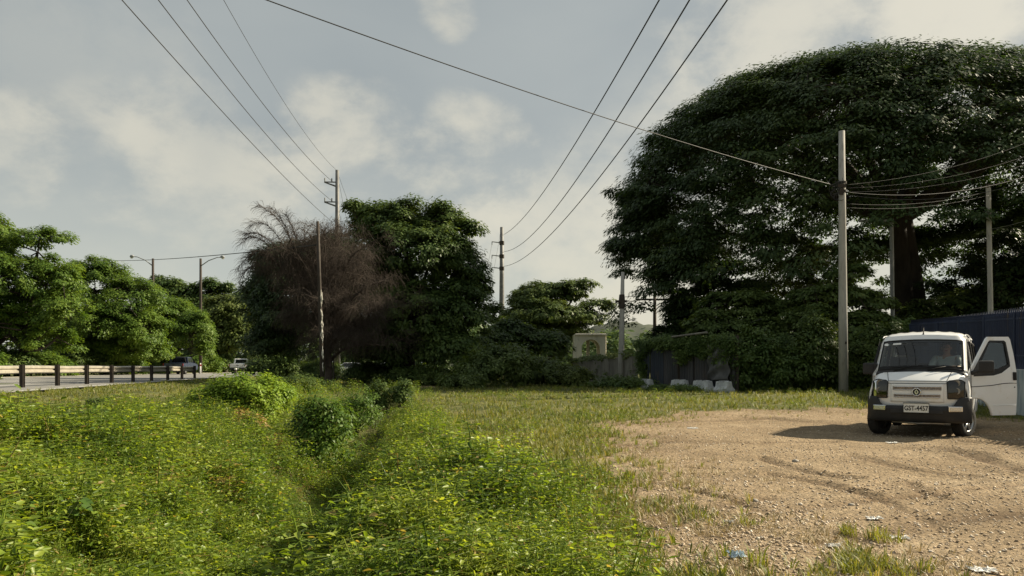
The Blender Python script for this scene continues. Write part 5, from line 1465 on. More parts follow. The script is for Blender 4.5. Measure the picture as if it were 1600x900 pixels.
# the open driver door: hinged at the front edge
DA = math.radians(44)
hp = np.array([.80, .60, 0])
dd_ = np.array([math.sin(DA), math.cos(DA), 0]); dn = np.array([dd_[1], -dd_[0], 0])    # along the door, outward face
def lean(z): return -.10 * max(0, (z - 1.1) / .65) ** 1.1
def dmap(a, b, d):
    return hp + dd_ * a + dn * (lean(b) + .012 * math.sin(math.pi * min(1, max(0, (b - .3) / .8))) - d) + np.array([0, 0, b])
arch_ = [(-.0 + .10 + .375 * math.cos(q), .29 + .375 * math.sin(q)) for q in np.linspace(.14, 1.83, 12)]
outline = [(.985, .34), (1.0, .75), (1.0, 1.15), (.985, 1.45), (.955, 1.71), (.925, 1.76), (.49, 1.755), (.44, 1.72), (.03, 1.17), (0, 1.12), (0, .66)] + arch_[::-1] + [(.475, .34)]
wino = [(.07, 1.04), (.50, 1.055), (.68, 1.10), (.88, 1.22), (.885, 1.30), (.855, 1.66), (.82, 1.69), (.50, 1.69), (.46, 1.66), (.075, 1.16)]
door = panel('driver_door', outline, [wino], dmap, .045, M['white_paint'], van)
door['label'] = 'open driver door with black lower window corner'
blk = panel('window_surround', [(a, b) for a, b in wino], [[(.27, 1.17), (.60, 1.175), (.845, 1.255), (.825, 1.63), (.80, 1.655), (.51, 1.655), (.49, 1.64), (.285, 1.33)]], lambda a, b, d: dmap(a, b, d + .004), .03, M['van_plastic'], door)
gl = panel('door_glass', [(.20, 1.16), (.86, 1.16), (.86, 1.67), (.47, 1.67), (.20, 1.25)], [], lambda a, b, d: dmap(a, b, d + .02), .005, M['windscreen'], door)
c = MB()
c.tube([dmap(a, b, -.001) for a, b in zip(np.linspace(.02, .99, 14), [.855, .858, .862, .866, .87, .875, .88, .89, .90, .91, .915, .918, .918, .915])], .007, 4); c.build('door_crease', M['ink'], door)
c = MB(); c.tube([dmap(a, .52, -.001) for a in np.linspace(.47, .985, 8)], .008, 4); c.build('door_trim', M['white_paint'], door)
c = MB(); c.add([dmap(a, b, d) for d in (-.022, .0) for a, b in ((.915, .97), (.985, .97), (.985, 1.12), (.915, 1.12))], [(0, 1, 2, 3), (4, 5, 6, 7)] + [(i, (i + 1) % 4, 4 + (i + 1) % 4, 4 + i) for i in range(4)]); c.build('handle', M['black'], door, bevel=.012)
c = MB(); c.lathe([(0, 0), (.012, 0), (.012, .006), (0, .006)], dmap(.945, .845, -.001), dn, 10); c.build('lock', M['ink'], door)
inn = panel('inner_trim', [(.06, .70), (.94, .70), (.94, 1.02), (.06, 1.02)], [], lambda a, b, d: dmap(a, b, d + .046), .03, M['seat'], door)
c = MB(); c.tube([dmap(a, b, .02) for a, b in arch_], .018, 6); c.build('arch_lip', M['white_paint'], door, smooth=True)
pm = dmap(.12, 1.19, -.05); mirror(door, float(pm[0]) + .02, float(pm[1]) - .06, 1.20, 1, rot=.25)


# ------------------------------------------------------------------ people
def person(name, lab, loc, rz, joints, hand_pts, mats, hairstyle=True, sub=1):
    """one continuous body grown over a skeleton; head with face; hair and clothing as children. joints: dict name -> (pos, radius)"""
    J = joints; names = list(J)
    links = [('pelvis', 'waist'), ('waist', 'chest'), ('chest', 'neck'), ('neck', 'jaw'), ('jaw', 'head'), ('head', 'crown')]
    for s_ in 'lr':
        links += [('chest', 'shoulder' + s_), ('shoulder' + s_, 'elbow' + s_), ('elbow' + s_, 'wrist' + s_), ('wrist' + s_, 'palm' + s_), ('pelvis', 'hip' + s_), ('hip' + s_, 'knee' + s_), ('knee' + s_, 'ankle' + s_), ('ankle' + s_, 'toe' + s_)]
    V = [J[n_][0] for n_ in names]; R_ = [J[n_][1] for n_ in names]; E = [(names.index(a), names.index(b_)) for a, b_ in links if a in J and b_ in J]
    for s_ in 'lr':
        if 'palm' + s_ not in J: continue
        pw = Vector(J['palm' + s_][0]); d = (pw - Vector(J['wrist' + s_][0])).normalized(); side = d.cross(Vector((0, 0, 1)))
        if side.length < .1: side = Vector((1, 0, 0))
        side.normalize(); dn_ = side.cross(d)
        for k, (o_, L_) in enumerate(((-.032, .075), (-.011, .085), (.011, .08), (.032, .062))):
            i0 = len(V); V += [tuple(pw + side * o_ + d * .02), tuple(pw + side * o_ + d * (.02 + L_ * .5) + dn_ * -.012), tuple(pw + side * o_ * 1.05 + d * (.02 + L_ * .8) + dn_ * -.04)]; R_ += [.0095, .0085, .0075]
            E += [(names.index('palm' + s_), i0), (i0, i0 + 1), (i0 + 1, i0 + 2)]
        i0 = len(V); sg = 1 if s_ == 'l' else -1; V += [tuple(pw + side * .05 * sg - d * .02), tuple(pw + side * .062 * sg + d * .03 + dn_ * -.02)]; R_ += [.011, .009]; E += [(names.index('palm' + s_), i0), (i0, i0 + 1)]
    me = bpy.data.meshes.new('person'); me.from_pydata([tuple(v) for v in V], E, [])
    o = bpy.data.objects.new('person', me); COL.objects.link(o); me.materials.append(mats['skin'])
    sk = o.modifiers.new('skin', 'SKIN'); sk.use_smooth_shade = True
    for v, r_ in zip(me.skin_vertices[0].data, R_): v.radius = (r_, r_)
    me.skin_vertices[0].data[names.index('pelvis')].use_root = True
    ss = o.modifiers.new('sub', 'SUBSURF'); ss.levels = ss.render_levels = sub
    o.location = loc; o.rotation_euler = (0, 0, rz); tag(o, lab, 'person')
    # clothing follows the same skeleton a little larger
    def cloth(nm, keys, mat, grow):
        ks = [k for k in keys if k in J]; V2 = [J[k][0] for k in ks]; E2 = [(ks.index(a), ks.index(b_)) for a, b_ in links if a in ks and b_ in ks]
        m2 = bpy.data.meshes.new(nm); m2.from_pydata([tuple(v) for v in V2], E2, []); c_ = bpy.data.objects.new(nm, m2); COL.objects.link(c_); m2.materials.append(mat); c_.parent = o
        c_.modifiers.new('skin', 'SKIN').use_smooth_shade = True
        for v, k in zip(m2.skin_vertices[0].data, ks): v.radius = (J[k][1] + grow, J[k][1] + grow)
        m2.skin_vertices[0].data[0].use_root = True
        q = c_.modifiers.new('sub', 'SUBSURF'); q.levels = q.render_levels = sub
    J2 = dict(J)
    for s_ in 'lr':
        J['cuff' + s_] = (tuple(Vector(J['elbow' + s_][0]) * .55 + Vector(J['wrist' + s_][0]) * .45), J['elbow' + s_][1])
    links.extend([('elbow' + s_, 'cuff' + s_) for s_ in 'lr'])
    J['collar'] = (tuple(Vector(J['chest'][0]) * .35 + Vector(J['neck'][0]) * .65), .062); links.append(('chest', 'collar'))
    cloth('shirt', ['waist', 'collar', 'pelvis', 'chest', 'shoulderl', 'shoulderr', 'elbowl', 'elbowr', 'cuffl', 'cuffr'], mats['shirt'], .012)
    cloth('trousers', ['pelvis', 'hipl', 'hipr', 'kneel', 'kneer', 'anklel', 'ankler'], mats['trousers'], .010)
    h = Vector(J['head'][0]); fwd = Vector(mats['fwd']).normalized(); rt = fwd.cross(Vector((0, 0, 1))).normalized()
    for s_ in (-1, 1):
        c = MB(); c.lathe([(0, .008), (.008, .006), (.011, 0), (.008, -.006), (0, -.008)], h + fwd * .088 + rt * s_ * .032 + Vector((0, 0, -.005)), fwd, 8); c.build('eye', mats['eye'], o, smooth=True)
        c = MB(); c.lathe([(0, .012), (.02, .008), (.028, 0), (.02, -.008), (0, -.012)], h + rt * s_ * .082 + Vector((0, 0, -.02)), rt, 8); c.build('ear', mats['skin'], o, smooth=True)
    c = MB(); c.tube([h + fwd * .088 + Vector((0, 0, .0)), h + fwd * .112 + Vector((0, 0, -.03)), h + fwd * .09 + Vector((0, 0, -.042))], [.008, .016, .008], 6); c.build('nose', mats['skin'], o, smooth=True)
    c = MB(); c.tube([h + fwd * .085 + rt * x + Vector((0, 0, -.066 - .003 * abs(x) * 20)) for x in (-.024, 0, .024)], [.004, .007, .004], 5); c.build('mouth', M['red_lens'], o, smooth=True)
    c = MB(); V = []; n_ = 14
    for i in range(8):
        ph = i / 7 * 1.75
        for k in range(n_):
            a = 2 * math.pi * k / n_; dirv = fwd * math.cos(a) * math.sin(ph) * (.093 if math.cos(a) < 0 else .093 * (1 if ph < 1.0 else max(.3, 1 - (ph - 1.0) * 1.2))) + rt * math.sin(a) * math.sin(ph) * .086 + Vector((0, 0, 1)) * math.cos(ph) * .112
            V.append(h + dirv + Vector((0, 0, .022)))
    c.add(V, [(i * n_ + k, i * n_ + (k + 1) % n_, (i + 1) * n_ + (k + 1) % n_, (i + 1) * n_ + k) for i in range(7) for k in range(n_)]); c.build('hair', mats['hair'], o, smooth=True)
    return o


pm_ = dict(skin=M['skin'], shirt=M['shirt'], trousers=M['trousers'], hair=M['hair'], eye=M['eye'], fwd=(0, -1, 0))
x0 = .38
J = {'pelvis': ((x0, 1.50, .93), .115), 'waist': ((x0, 1.50, 1.08), .115), 'chest': ((x0, 1.46, 1.30), .125), 'neck': ((x0, 1.43, 1.44), .052), 'jaw': ((x0, 1.39, 1.52), .068), 'head': ((x0, 1.385, 1.585), .090), 'crown': ((x0, 1.395, 1.655), .070),
     'shoulderl': ((x0 + .19, 1.46, 1.38), .062), 'elbowl': ((x0 + .26, 1.22, 1.20), .044), 'wristl': ((x0 + .17, 1.04, 1.20), .028), 'palml': ((x0 + .155, .99, 1.215), .030),
     'shoulderr': ((x0 - .19, 1.46, 1.38), .062), 'elbowr': ((x0 - .26, 1.22, 1.18), .044), 'wristr': ((x0 - .17, 1.04, 1.20), .028), 'palmr': ((x0 - .155, .99, 1.215), .030),
     'hipl': ((x0 + .10, 1.47, .91), .092), 'kneel': ((x0 + .14, 1.06, .93), .062), 'anklel': ((x0 + .13, .92, .54), .042), 'toel': ((x0 + .13, .78, .48), .036),
     'hipr': ((x0 - .10, 1.47, .91), .092), 'kneer': ((x0 - .14, 1.06, .93), .062), 'ankler': ((x0 - .13, .92, .54), .042), 'toer': ((x0 - .13, .78, .48), .036)}
person('person', 'dark haired driver in a pale shirt seated at the wheel of the white minivan', Vector([float(q) for q in VO]), -VA, J, None, pm_).scale = VSC


# ------------------------------------------------------------------ cars on the highway
def pickup(px, Y, rz, paint, lab, canopy):
    b_ = ground_px(px, Y); b_[2] = .625
    t = empty('pickup_truck', b_, lab, 'pickup truck', 'pickup trucks on the highway', rz)
    # local: tail at y = 0, nose towards +y
    prof_ = [(0, .62), (0, 1.12), (1.55, 1.12), (1.62, 1.15), (1.75, 1.72), (2.0, 1.78), (3.0, 1.76), (3.25, 1.70), (3.85, 1.18), (5.0, 1.05), (5.15, .85), (5.15, .50), (4.85, .42), (.3, .46)]
    secs = [(-.90, 0), (-.88, .03), (.88, .03), (.90, 0)]
    bm = bmesh.new(); rows = []
    for x, ins_ in ((-.92, 1), (-.90, 0), (.90, 0), (.92, 1)):
        rows.append([bm.verts.new((x * (1 - .12 * max(0, (z - 1.12) / .66)), y, z)) for y, z in prof_])
    n = len(prof_)
    for a, b2 in zip(rows[:-1], rows[1:]):
        for k in range(n): bm.faces.new((a[k], a[(k + 1) % n], b2[(k + 1) % n], b2[k]))
    bm.faces.new(rows[0]); bm.faces.new(rows[-1][::-1]); bmesh.ops.recalc_face_normals(bm, faces=bm.faces)
    bmesh.ops.bevel(bm, geom=[e for e in bm.edges if e.calc_face_angle(0) > .7], offset=.05, segments=2, affect='EDGES')
    me = bpy.data.meshes.new('body'); bm.to_mesh(me); bm.free(); link('body', me, paint, t)
    c = MB(); c.add([(-.66, 1.625, 1.22), (.66, 1.625, 1.22), (.62, 1.735, 1.66), (-.62, 1.735, 1.66)], [(0, 1, 2, 3)]); c.build('rear_window', M['dark_glass'], t)
    for s_ in (-1, 1):
        xx = lambda z: s_ * (.925 * (1 - .12 * max(0, (z - 1.12) / .66)) + .004)
        for y0, y1, y2, y3 in ((1.80, 2.55, 2.55, 1.92), (2.65, 3.60, 3.20, 2.65)):
            c = MB(); c.add([(xx(1.20), y0, 1.20), (xx(1.20), y1, 1.20), (xx(1.66), y2, 1.66), (xx(1.66), y3, 1.66)], [(0, 1, 2, 3)]); c.build('side_window', M['dark_glass'], t, fix=False)
        c = MB(); c.box((s_ * .93 - .07, -.02, .80), (s_ * .93 + .01 * s_ + .0, .06, 1.08)); c.build('tail_light', M['red_lens'], t, bevel=.01)
        c = MB(); c.box((s_ * 1.0 - .1, 3.45, 1.16), (s_ * 1.0 + .1, 3.55, 1.32)); c.build('wing_mirror', M['black'], t, bevel=.02)
        for yy in (.98, 4.1):
            e = MB(); e.lathe([(.20, -.11), (.36, -.11), (.38, -.08), (.38, .08), (.36, .11), (.20, .11)], (s_ * .80, yy, .36), (s_, 0, 0), 24); wh = e.build('wheel', M['tyre'], t, smooth=True)
            e = MB(); e.lathe([(0, .09), (.1, .1), (.21, .10)], (s_ * .80, yy, .36), (s_, 0, 0), 18); e.build('rim', M['alloy'], wh)
    c = MB(); c.box((-.93, -.14, .44), (.93, .06, .62)); c.build('rear_bumper', M['van_plastic' if not canopy else 'chrome'], t, bevel=.03)
    c = MB(); c.box((-.72, -.025, .70), (.72, .0, 1.08)); tg = c.build('tailgate', paint, t, bevel=.012)
    c = MB(); c.box((-.12, -.045, .90), (.12, -.02, .97)); c.build('handle', M['black'], tg)
    c = MB(); c.box((-.22, -.155, .47), (.22, -.135, .60)); c.build('license_plate', M['plate'], t)
    if canopy:
        c = MB(); c.tube([(-.80, 1.3, 1.1), (-.72, 1.2, 1.72), (.72, 1.2, 1.72), (.80, 1.3, 1.1)], .05, 8); c.build('roll_bar', M['black'], t, smooth=True)
    return t
pickup(271, 74, .13, M['truck_blue'], 'dark blue pickup truck seen from behind beyond the guardrail', True)
pickup(371, 89, .10, M['white_paint'], 'white pickup truck seen from behind farther along the highway', False)


def small_car(loc, rz, lab):
    t = empty('car', loc, lab, 'car', None, rz)
    prof_ = [(-2.0, .35), (-2.05, .75), (-1.6, .92), (-1.1, .95), (-.55, 1.42), (.8, 1.45), (1.5, 1.0), (2.0, .90), (2.05, .4)]
    bm = bmesh.new(); rows = [[bm.verts.new((y, x * (1 - .16 * max(0, (z - .95) / .5)), z)) for y, z in prof_] for x in (-.82, .82)]; n = len(prof_)
    for k in range(n): bm.faces.new((rows[0][k], rows[0][(k + 1) % n], rows[1][(k + 1) % n], rows[1][k]))
    bm.faces.new(rows[0]); bm.faces.new(rows[1][::-1]); bmesh.ops.recalc_face_normals(bm, faces=bm.faces); bmesh.ops.bevel(bm, geom=[e for e in bm.edges], offset=.06, segments=2, affect='EDGES')
    me = bpy.data.meshes.new('body'); bm.to_mesh(me); bm.free(); link('body', me, M['white_paint'], t)
    for s_ in (-1, 1):
        c = MB(); c.add([(-.95, s_ * .815, 1.0), (1.2, s_ * .815, 1.0), (.72, s_ * .71, 1.38), (-.5, s_ * .71, 1.38)], [(0, 1, 2, 3)]); c.build('side_window', M['dark_glass'], t, fix=False)
        for xx in (-1.25, 1.3):
            e = MB(); e.lathe([(0, .09), (.17, .10), (.29, .09), (.31, .06), (.31, -.09), (0, -.09)], (xx, s_ * .74, .31), (0, s_, 0), 20); e.build('wheel', M['tyre'], t, smooth=True)
    c = MB(); c.add([(1.50, -.68, 1.03), (1.50, .68, 1.03), (.86, .62, 1.41), (.86, -.62, 1.41)], [(0, 1, 2, 3)]); c.build('windscreen', M['dark_glass'], t)
q = ground_px(547, 72); small_car(q, .15, 'white car glimpsed through a gap under the roadside trees')

# ------------------------------------------------------------------ roadside markers and sign
def marker(px, Y, py0, name, lab, mat, w_=.10, z0=None):
    b_ = ground_px(px, Y); 
    if z0: b_[2] = z0
    h = at(px, py0, Y)[2] - b_[2]
    t = empty(name, b_, lab, 'marker post'); c = MB(); c.tube([(0, 0, -.2), (0, 0, h * .7), (0, 0, h)], [w_, w_ * .9, w_ * .7], 8); c.build('post', M[mat], t, smooth=True)
    c = MB(); c.lathe([(w_ * .95, h * .72), (w_ * 1.05, h * .73), (w_ * 1.0, h * .86), (w_ * .85, h * .87)], (0, 0, 0), (0, 0, 1), 8); c.build('reflector_band', M['sticker' if mat != 'sticker' else 'red_lens'], t)
marker(368, 69, 574, 'marker_post', 'stubby dark marker post on the road in front of the white pickup truck', 'post_dark', .12, .62)
marker(313, 82, 567, 'marker_post', 'thin white marker post on the verge between the two pickup trucks', 'sticker', .10)
marker(449, 55, 566, 'marker_post', 'white topped marker post half hidden beside the dark bushes', 'sticker', .09)
sb = ground_px(436, 66); t = empty('signboard', sb, 'pale bluish blank signboard half hidden by dark bushes', 'sign')
c = MB(); c.box((-.5, -.03, 1.0), (.5, .03, 1.75)); c.build('board', M['sign_face'], t, bevel=.01)
for s_ in (-.4, .4): c = MB(); c.tube([(s_, .06, -.2), (s_, .06, 1.7)], .04, 6); c.build('leg', M['grey_paint'], t)
wp_ = ground_px(521, 39); t = empty('wooden_stake', wp_, 'thin pale wooden stake standing under the bare tree', 'stake'); c = MB(); c.tube([(0, 0, -.2), (.01, 0, .8), (-.01, 0, 1.75)], [.045, .04, .035], 6); c.build('shaft', M['wood_pole'], t); c = MB(); c.lathe([(.04, 0), (.06, .02), (.06, .08), (.04, .1)], (0, 0, 1.62), (0, 0, 1), 8); c.build('cap', M['arch_plaster'], t)

# ------------------------------------------------------------------ white arch
b_ = ground_px(921, 60); k_ = 60 / F
t = empty('gatehouse', b_, 'small cream plastered gatehouse with a round arch above the old wall', 'gatehouse')
wl, hr, zt = 22.5 * k_, 14 * k_, at(0, 525, 60)[2] - b_[2]
zs = at(0, 544.5, 60)[2] - b_[2]
ar = [(hr * math.cos(q), zs + hr * .95 * math.sin(q)) for q in np.linspace(0, math.pi, 20)]
for dpt, nm in ((-1.1, 'front_wall'), (1.1, 'back_wall')):
    panel(nm, [(-wl, -.3), (-hr, -.3)] + ar[::-1] + [(hr, -.3), (wl, -.3), (wl, zt), (-wl, zt)], [], lambda a, b, d, q=dpt: (a, q + d, b), .22, M['arch_plaster'], t)
for s_ in (-1, 1): c = MB(); c.box((s_ * wl - .1, -.87, -.3), (s_ * wl + .1, 1.09, zt - .01)); c.build('side_wall', M['arch_plaster'], t)
c = MB(); c.box((-wl - .10, -1.24, zt), (wl + .10, 1.44, zt + .10)); c.box((-wl - .03, -1.16, zt + .10), (wl + .03, 1.36, zt + .16)); c.build('roof_slab', M['arch_plaster'], t, bevel=.02)
c = MB(); c.tube([( -.06, .6, -.3), (-.06, .6, zt)], .13, 10); c.build('column', M['arch_plaster'], t, smooth=True)

# ------------------------------------------------------------------ old wall, gate, hedge, fence
def wall_between(name, A, B, h0, h1, th, mat, parent, cap=None, n=14):
    A = np.array(A, float); B = np.array(B, float); d = (B - A)[:2]; L = np.hypot(*d); d = d / L; nn = np.array([-d[1], d[0]])
    c = MB(); V = []
    for i in range(n + 1):
        t_ = i / n; p = A * (1 - t_) + B * t_; h = h0 * (1 - t_) + h1 * t_ + .03 * math.sin(i * 2.3)
        for s_, z in ((-1, -.3), (1, -.3), (1, h), (-1, h)): V.append((p[0] + nn[0] * s_ * th / 2 - A[0], p[1] + nn[1] * s_ * th / 2 - A[1], p[2] - A[2] + z))
    c.add(V, [(i * 4 + k, i * 4 + (k + 1) % 4, (i + 1) * 4 + (k + 1) % 4, (i + 1) * 4 + k) for i in range(n) for k in range(4)] + [(0, 1, 2, 3), (n * 4 + 3, n * 4 + 2, n * 4 + 1, n * 4)])
    return c.build(name, mat, parent)


def leafy(name, pts, r, per, ll, mat, parent, origin, flat=.6, out_=(0, -.7, .5), droop=.45):
    pts = np.array(pts) - origin; v, f = clump_leaves(pts, np.tile([out_], (len(pts), 1)), r, per, ll, flat, droop); return mesh_np(name, v, f, mat, parent)


WA, WB = ground_px(992, 36.5), ground_px(896, 52)
t = empty('old_wall', WA, 'weathered grey masonry wall with weeds along its top', 'wall')
o = wall_between('masonry', WA, WB, 1.50, 1.36, .3, M['old_wall'], t)
o2 = wall_between('coping', WA + [0, 0, 1.47], WB + [0, 0, 1.33], .12, .12, .42, M['old_wall'], t)
pts = []
for k in range(150):
    s_ = rng.random(); p = WA * (1 - s_) + WB * s_; pts.append(p + [rng.normal() * .15, rng.normal() * .15, 1.52 - .14 * s_ + rng.random() * .25 - (rng.random() < .25) * rng.random() * 1.2])
leafy('weeds', pts, .22, 40, .12, M['leaf_olive'], t, WA)
# metal gate and sheet fence, running to the right and nearer
GA, GB2 = ground_px(1000, 36), ground_px(1150, 29.5)
t = empty('sheet_fence', GA, 'rusty dark corrugated sheet fence and gate overgrown with vines', 'fence')
L = np.hypot(*(GB2 - GA)[:2]); gd = (GB2 - GA) / L; gn_ = np.array([gd[1], -gd[0], 0])


def sheet(s0, s1, h, mat, dz=0, name='sheet_panel'):
    n = int((s1 - s0) / .045); c = MB(); V = []
    for i in range(n + 1):
        s_ = s0 + (s1 - s0) * i / n; p = gd * s_ + gn_ * (.03 * (1 if (i // 2) % 2 else -1)); V += [(p[0], p[1], p[2] + .1 + dz), (p[0], p[1], p[2] + h + dz)]
    c.add(V, [(2 * i, 2 * i + 2, 2 * i + 3, 2 * i + 1) for i in range(n)]); o = c.build(name, M[mat], t, fix=False); m_ = o.modifiers.new('t', 'SOLIDIFY'); m_.thickness = .008; return o
cuts = [0, .9, 2.0, 3.1, 3.25, 4.3, 5.3, 6.2, L]
for i, (s0, s1) in enumerate(zip(cuts[:-1], cuts[1:])):
    if s1 - s0 < .3: continue
    sheet(s0, s1 - .02, 2.05 + .12 * math.sin(i * 2.1) - (.25 if i < 2 else 0), 'sheet_metal' if i in (2, 4, 5, 7) else 'sheet_blue', name='gate_leaf' if i in (2,) else 'sheet_panel')
for s_ in cuts:
    p = gd * s_ - gn_ * .06; c = MB(); c.box((p[0] - .05, p[1] - .05, -.2), (p[0] + .05, p[1] + .05, p[2] + 2.25)); c.build('post', M['post_dark'], t)
c = MB(); p0, p1 = gd * 3.1 + [0, 0, 2.32], gd * 5.6 + [0, 0, 2.42]; c.tube([p0 + gn_ * .3, p1 + gn_ * .3], .05, 4); c.add([p0 + gn_ * .35, p1 + gn_ * .35, p1 - gn_ * .9 + [0, 0, .15], p0 - gn_ * .9 + [0, 0, .15]], [(0, 1, 2, 3)]); c.build('canopy_roof', M['old_wall'], t, fix=False)
pts = []
for k in range(520):
    s_ = L * rng.random(); w_ = float(vnoise(np.array(s_ * 1.1), np.array(.5), 31)) if s_ > 3.3 else float(vnoise(np.array(s_ * 1.6), np.array(.5), 35)) * .8
    top = rng.random() < .35
    z = 2.15 + rng.normal() * .12 if top else 2.2 - rng.random() ** .8 * 2.4 * max(0, w_ - .25)
    if .2 < s_ < .7: z = 2.3 - rng.random() * 1.8
    if not top and 1.0 < s_ < 3.2: continue
    pts.append(GA + gd * s_ + gn_ * (.08 + rng.random() * .15) + [0, 0, z])
leafy('vines', pts, .24, 40, .11, M['leaf_vine'], t, GA, droop=.8)
# torn tarpaulin hanging at the right end
tb = GA + gd * (L - 1.5) + gn_ * .22; t = empty('tarpaulin', tb, 'crumpled dark tarpaulin hanging on the sheet fence next to the hedge', 'tarpaulin')
c = MB(); V = []; nu_, nv_ = 26, 22
for j in range(nv_):
    for i in range(nu_):
        a, b2 = i / (nu_ - 1), j / (nv_ - 1); s_ = a * 1.35; sag = .22 * math.sin(math.pi * a) * (1 - b2)
        fold_ = .06 * math.sin(b2 * 16 + a * 5 + 2 * math.sin(a * 3)) + .03 * math.sin(a * 13)
        p = gd * s_ + gn_ * (fold_ + .12 * math.sin(math.pi * a)); V.append((p[0], p[1], 2.0 - b2 * 1.55 - sag + p[2]))
c.add(V, [(j * nu_ + i, j * nu_ + i + 1, (j + 1) * nu_ + i + 1, (j + 1) * nu_ + i) for j in range(nv_ - 1) for i in range(nu_ - 1)]); o = c.build('sheet', M['tarp'], t, smooth=True); m_ = o.modifiers.new('t', 'SOLIDIFY'); m_.thickness = .01
c = MB(); c.tube([gd * 0 + [0, 0, 2.03], gd * 1.35 + [0, 0, 2.03]], .02, 5); c.build('rope', M['cable'], t)
# low white barriers
def barrier(px, Y, w_, py0, lab):
    b_ = ground_px(px, Y); h = at(px, py0, Y)[2] - b_[2]
    t = empty('concrete_barrier', b_, lab, 'barrier', 'white painted barriers at the fence foot', math.atan2(gd[1], gd[0]))
    bm_ = MB(); V = []
    for s_ in (-w_ / 2, w_ / 2):
        for y, z in ((-.26, -.2), (-.26, h * .25), (-.13, h * .55), (-.09, h), (.09, h), (.13, h * .55), (.26, h * .25), (.26, -.2)): V.append((s_, y, z))
    bm_.add(V, [(i, (i + 1) % 8, 8 + (i + 1) % 8, 8 + i) for i in range(8)] + [tuple(range(8)), tuple(range(15, 7, -1))]); bm_.build('block', M['barrier'], t, bevel=.02)
    c = MB(); c.box((-w_ / 2 + .2, -.11, h), (-w_ / 2 + .3, .11, h + .03)); c.box((w_ / 2 - .3, -.11, h), (w_ / 2 - .2, .11, h + .03)); c.build('lifting_lug', M['barrier'], t)
barrier(1009, 33.0, .9, 593, 'leftmost white barrier at the foot of the gate, partly hidden by weeds')
barrier(1062, 31.0, .95, 594, 'white barrier right of the gate, half behind weeds')
barrier(1098, 29.8, 1.0, 595, 'third white barrier from the gate, beside a dark gap')
barrier(1131, 28.6, .72, 596, 'clean white barrier at the right end of the row near the hedge')
# long vine covered hedge
HA = ground_px(1148, 30.0); HB = ground_px(1440, 30.6); HBk = np.array([17.2, 33, 0.36])
t = empty('hedge', HA, 'tall vine covered hedge behind the thick concrete pole', 'hedge')
pts = []
for k in range(1250):
    s_ = rng.random(); p = HA * (1 - s_) + HB * s_; px_ = 1148 + 292 * s_
    top = np.interp(px_, [1148, 1180, 1230, 1290, 1340, 1390, 1440], [545, 535, 528, 532, 520, 508, 510]) + 17 * (vnoise(np.array(px_ * .045), np.array(.2), 12) - .5) * 2
    h = at(0, float(top), 30.4)[2] - .36
    z = h * rng.random() ** .7; dp2 = (1.25 - .7 * (z / h) ** 2) * (1 + .5 * (float(vnoise(np.array(px_ * .03), np.array(z * .9), 17)) - .5))
    pts.append(p + [0, 1.0 - dp2 + rng.random() * .5 * (rng.random() < .4), z])
leafy('foliage', pts, .34, 62, .135, M['leaf_vine'], t, HA, flat=.8, droop=.75)
c = MB()
for s_ in np.linspace(.02, .98, 16):
    p = (HA * (1 - s_) + HB * s_) - HA + [0, .9, 0]; c.tube([p + [0, 0, -.2], p + [rng.normal() * .1, 0, 1.0], p + [rng.normal() * .2, .1, 1.9]], [.05, .04, .02], 6)
c.build('stems', M['bark'], t)
# blue picket fence on a washed concrete plinth along the right of the lot
FA = np.array([11.9, 13.0, hz1(11.9, 13)]); FB = np.array([16.3, 30.3, .36]); fd = FB - FA; FL = np.hypot(fd[0], fd[1]); fd = fd / FL; fn = np.array([-fd[1], fd[0], 0])   # towards the lot
t = empty('picket_fence', FA, 'tall navy blue spiked metal picket fence on a pale plinth right of the van', 'fence')
def fz(s_): return FA[2] + (FB[2] - FA[2]) * s_ / FL - FA[2]
c = MB(); V = []
for i in range(31):
    s_ = FL * i / 30; p = fd * s_
    for o_, z in ((-.09, -.4), (.09, -.4), (.09, 1.12), (-.09, 1.12)): V.append((p[0] + fn[0] * o_, p[1] + fn[1] * o_, z + fz(s_)))
c.add(V, [(i * 4 + k, i * 4 + (k + 1) % 4, (i + 1) * 4 + (k + 1) % 4, (i + 1) * 4 + k) for i in range(30) for k in range(4)]); c.build('plinth', M['plinth'], t)
n = int(FL / .125); parts = []; base_ = np.array([fd * (i + .5) * FL / n for i in range(n)]); bz_ = np.array([fz((i + .5) * FL / n) for i in range(n)])
b0 = base_.copy(); b0[:, 2] = bz_ + 1.10; b1 = base_.copy(); b1[:, 2] = bz_ + 2.62; b2_ = base_.copy(); b2_[:, 2] = bz_ + 2.80
parts.append(segs(b0, b1, .034, .034, 4)); parts.append(segs(b1, b2_, .034, .003, 4))
v_, f_ = merge(parts); mesh_np('pickets', v_, f_, M['fence_blue'], t)
c = MB()
for zz in (1.35, 2.35): c.tube([fd * 0 + [0, 0, zz], fd * FL + [0, 0, zz + fz(FL)]], .035, 4)
c.build('rails', M['fence_blue'], t)
bs = MB(); bs.add([fd * 0 - fn * .05 + [0, 0, 1.12], fd * FL - fn * .05 + [0, 0, 1.12 + fz(FL)], fd * FL - fn * .05 + [0, 0, 2.55 + fz(FL)], fd * 0 - fn * .05 + [0, 0, 2.55]], [(0, 1, 2, 3)]); o = bs.build('backing_sheet', M['fence_back'], t, fix=False); m_ = o.modifiers.new('t', 'SOLIDIFY'); m_.thickness = .01
for i in range(8):
    s_ = FL * (i + .3) / 8; p = fd * s_; c = MB(); R = Matrix.Translation((p[0], p[1], fz(s_))) @ Matrix.Rotation(math.atan2(fd[1], fd[0]), 4, 'Z'); c.box((-.06, -.05, -.2), (.06, .05, 2.66), R); c.build('post', M['fence_blue'], t)

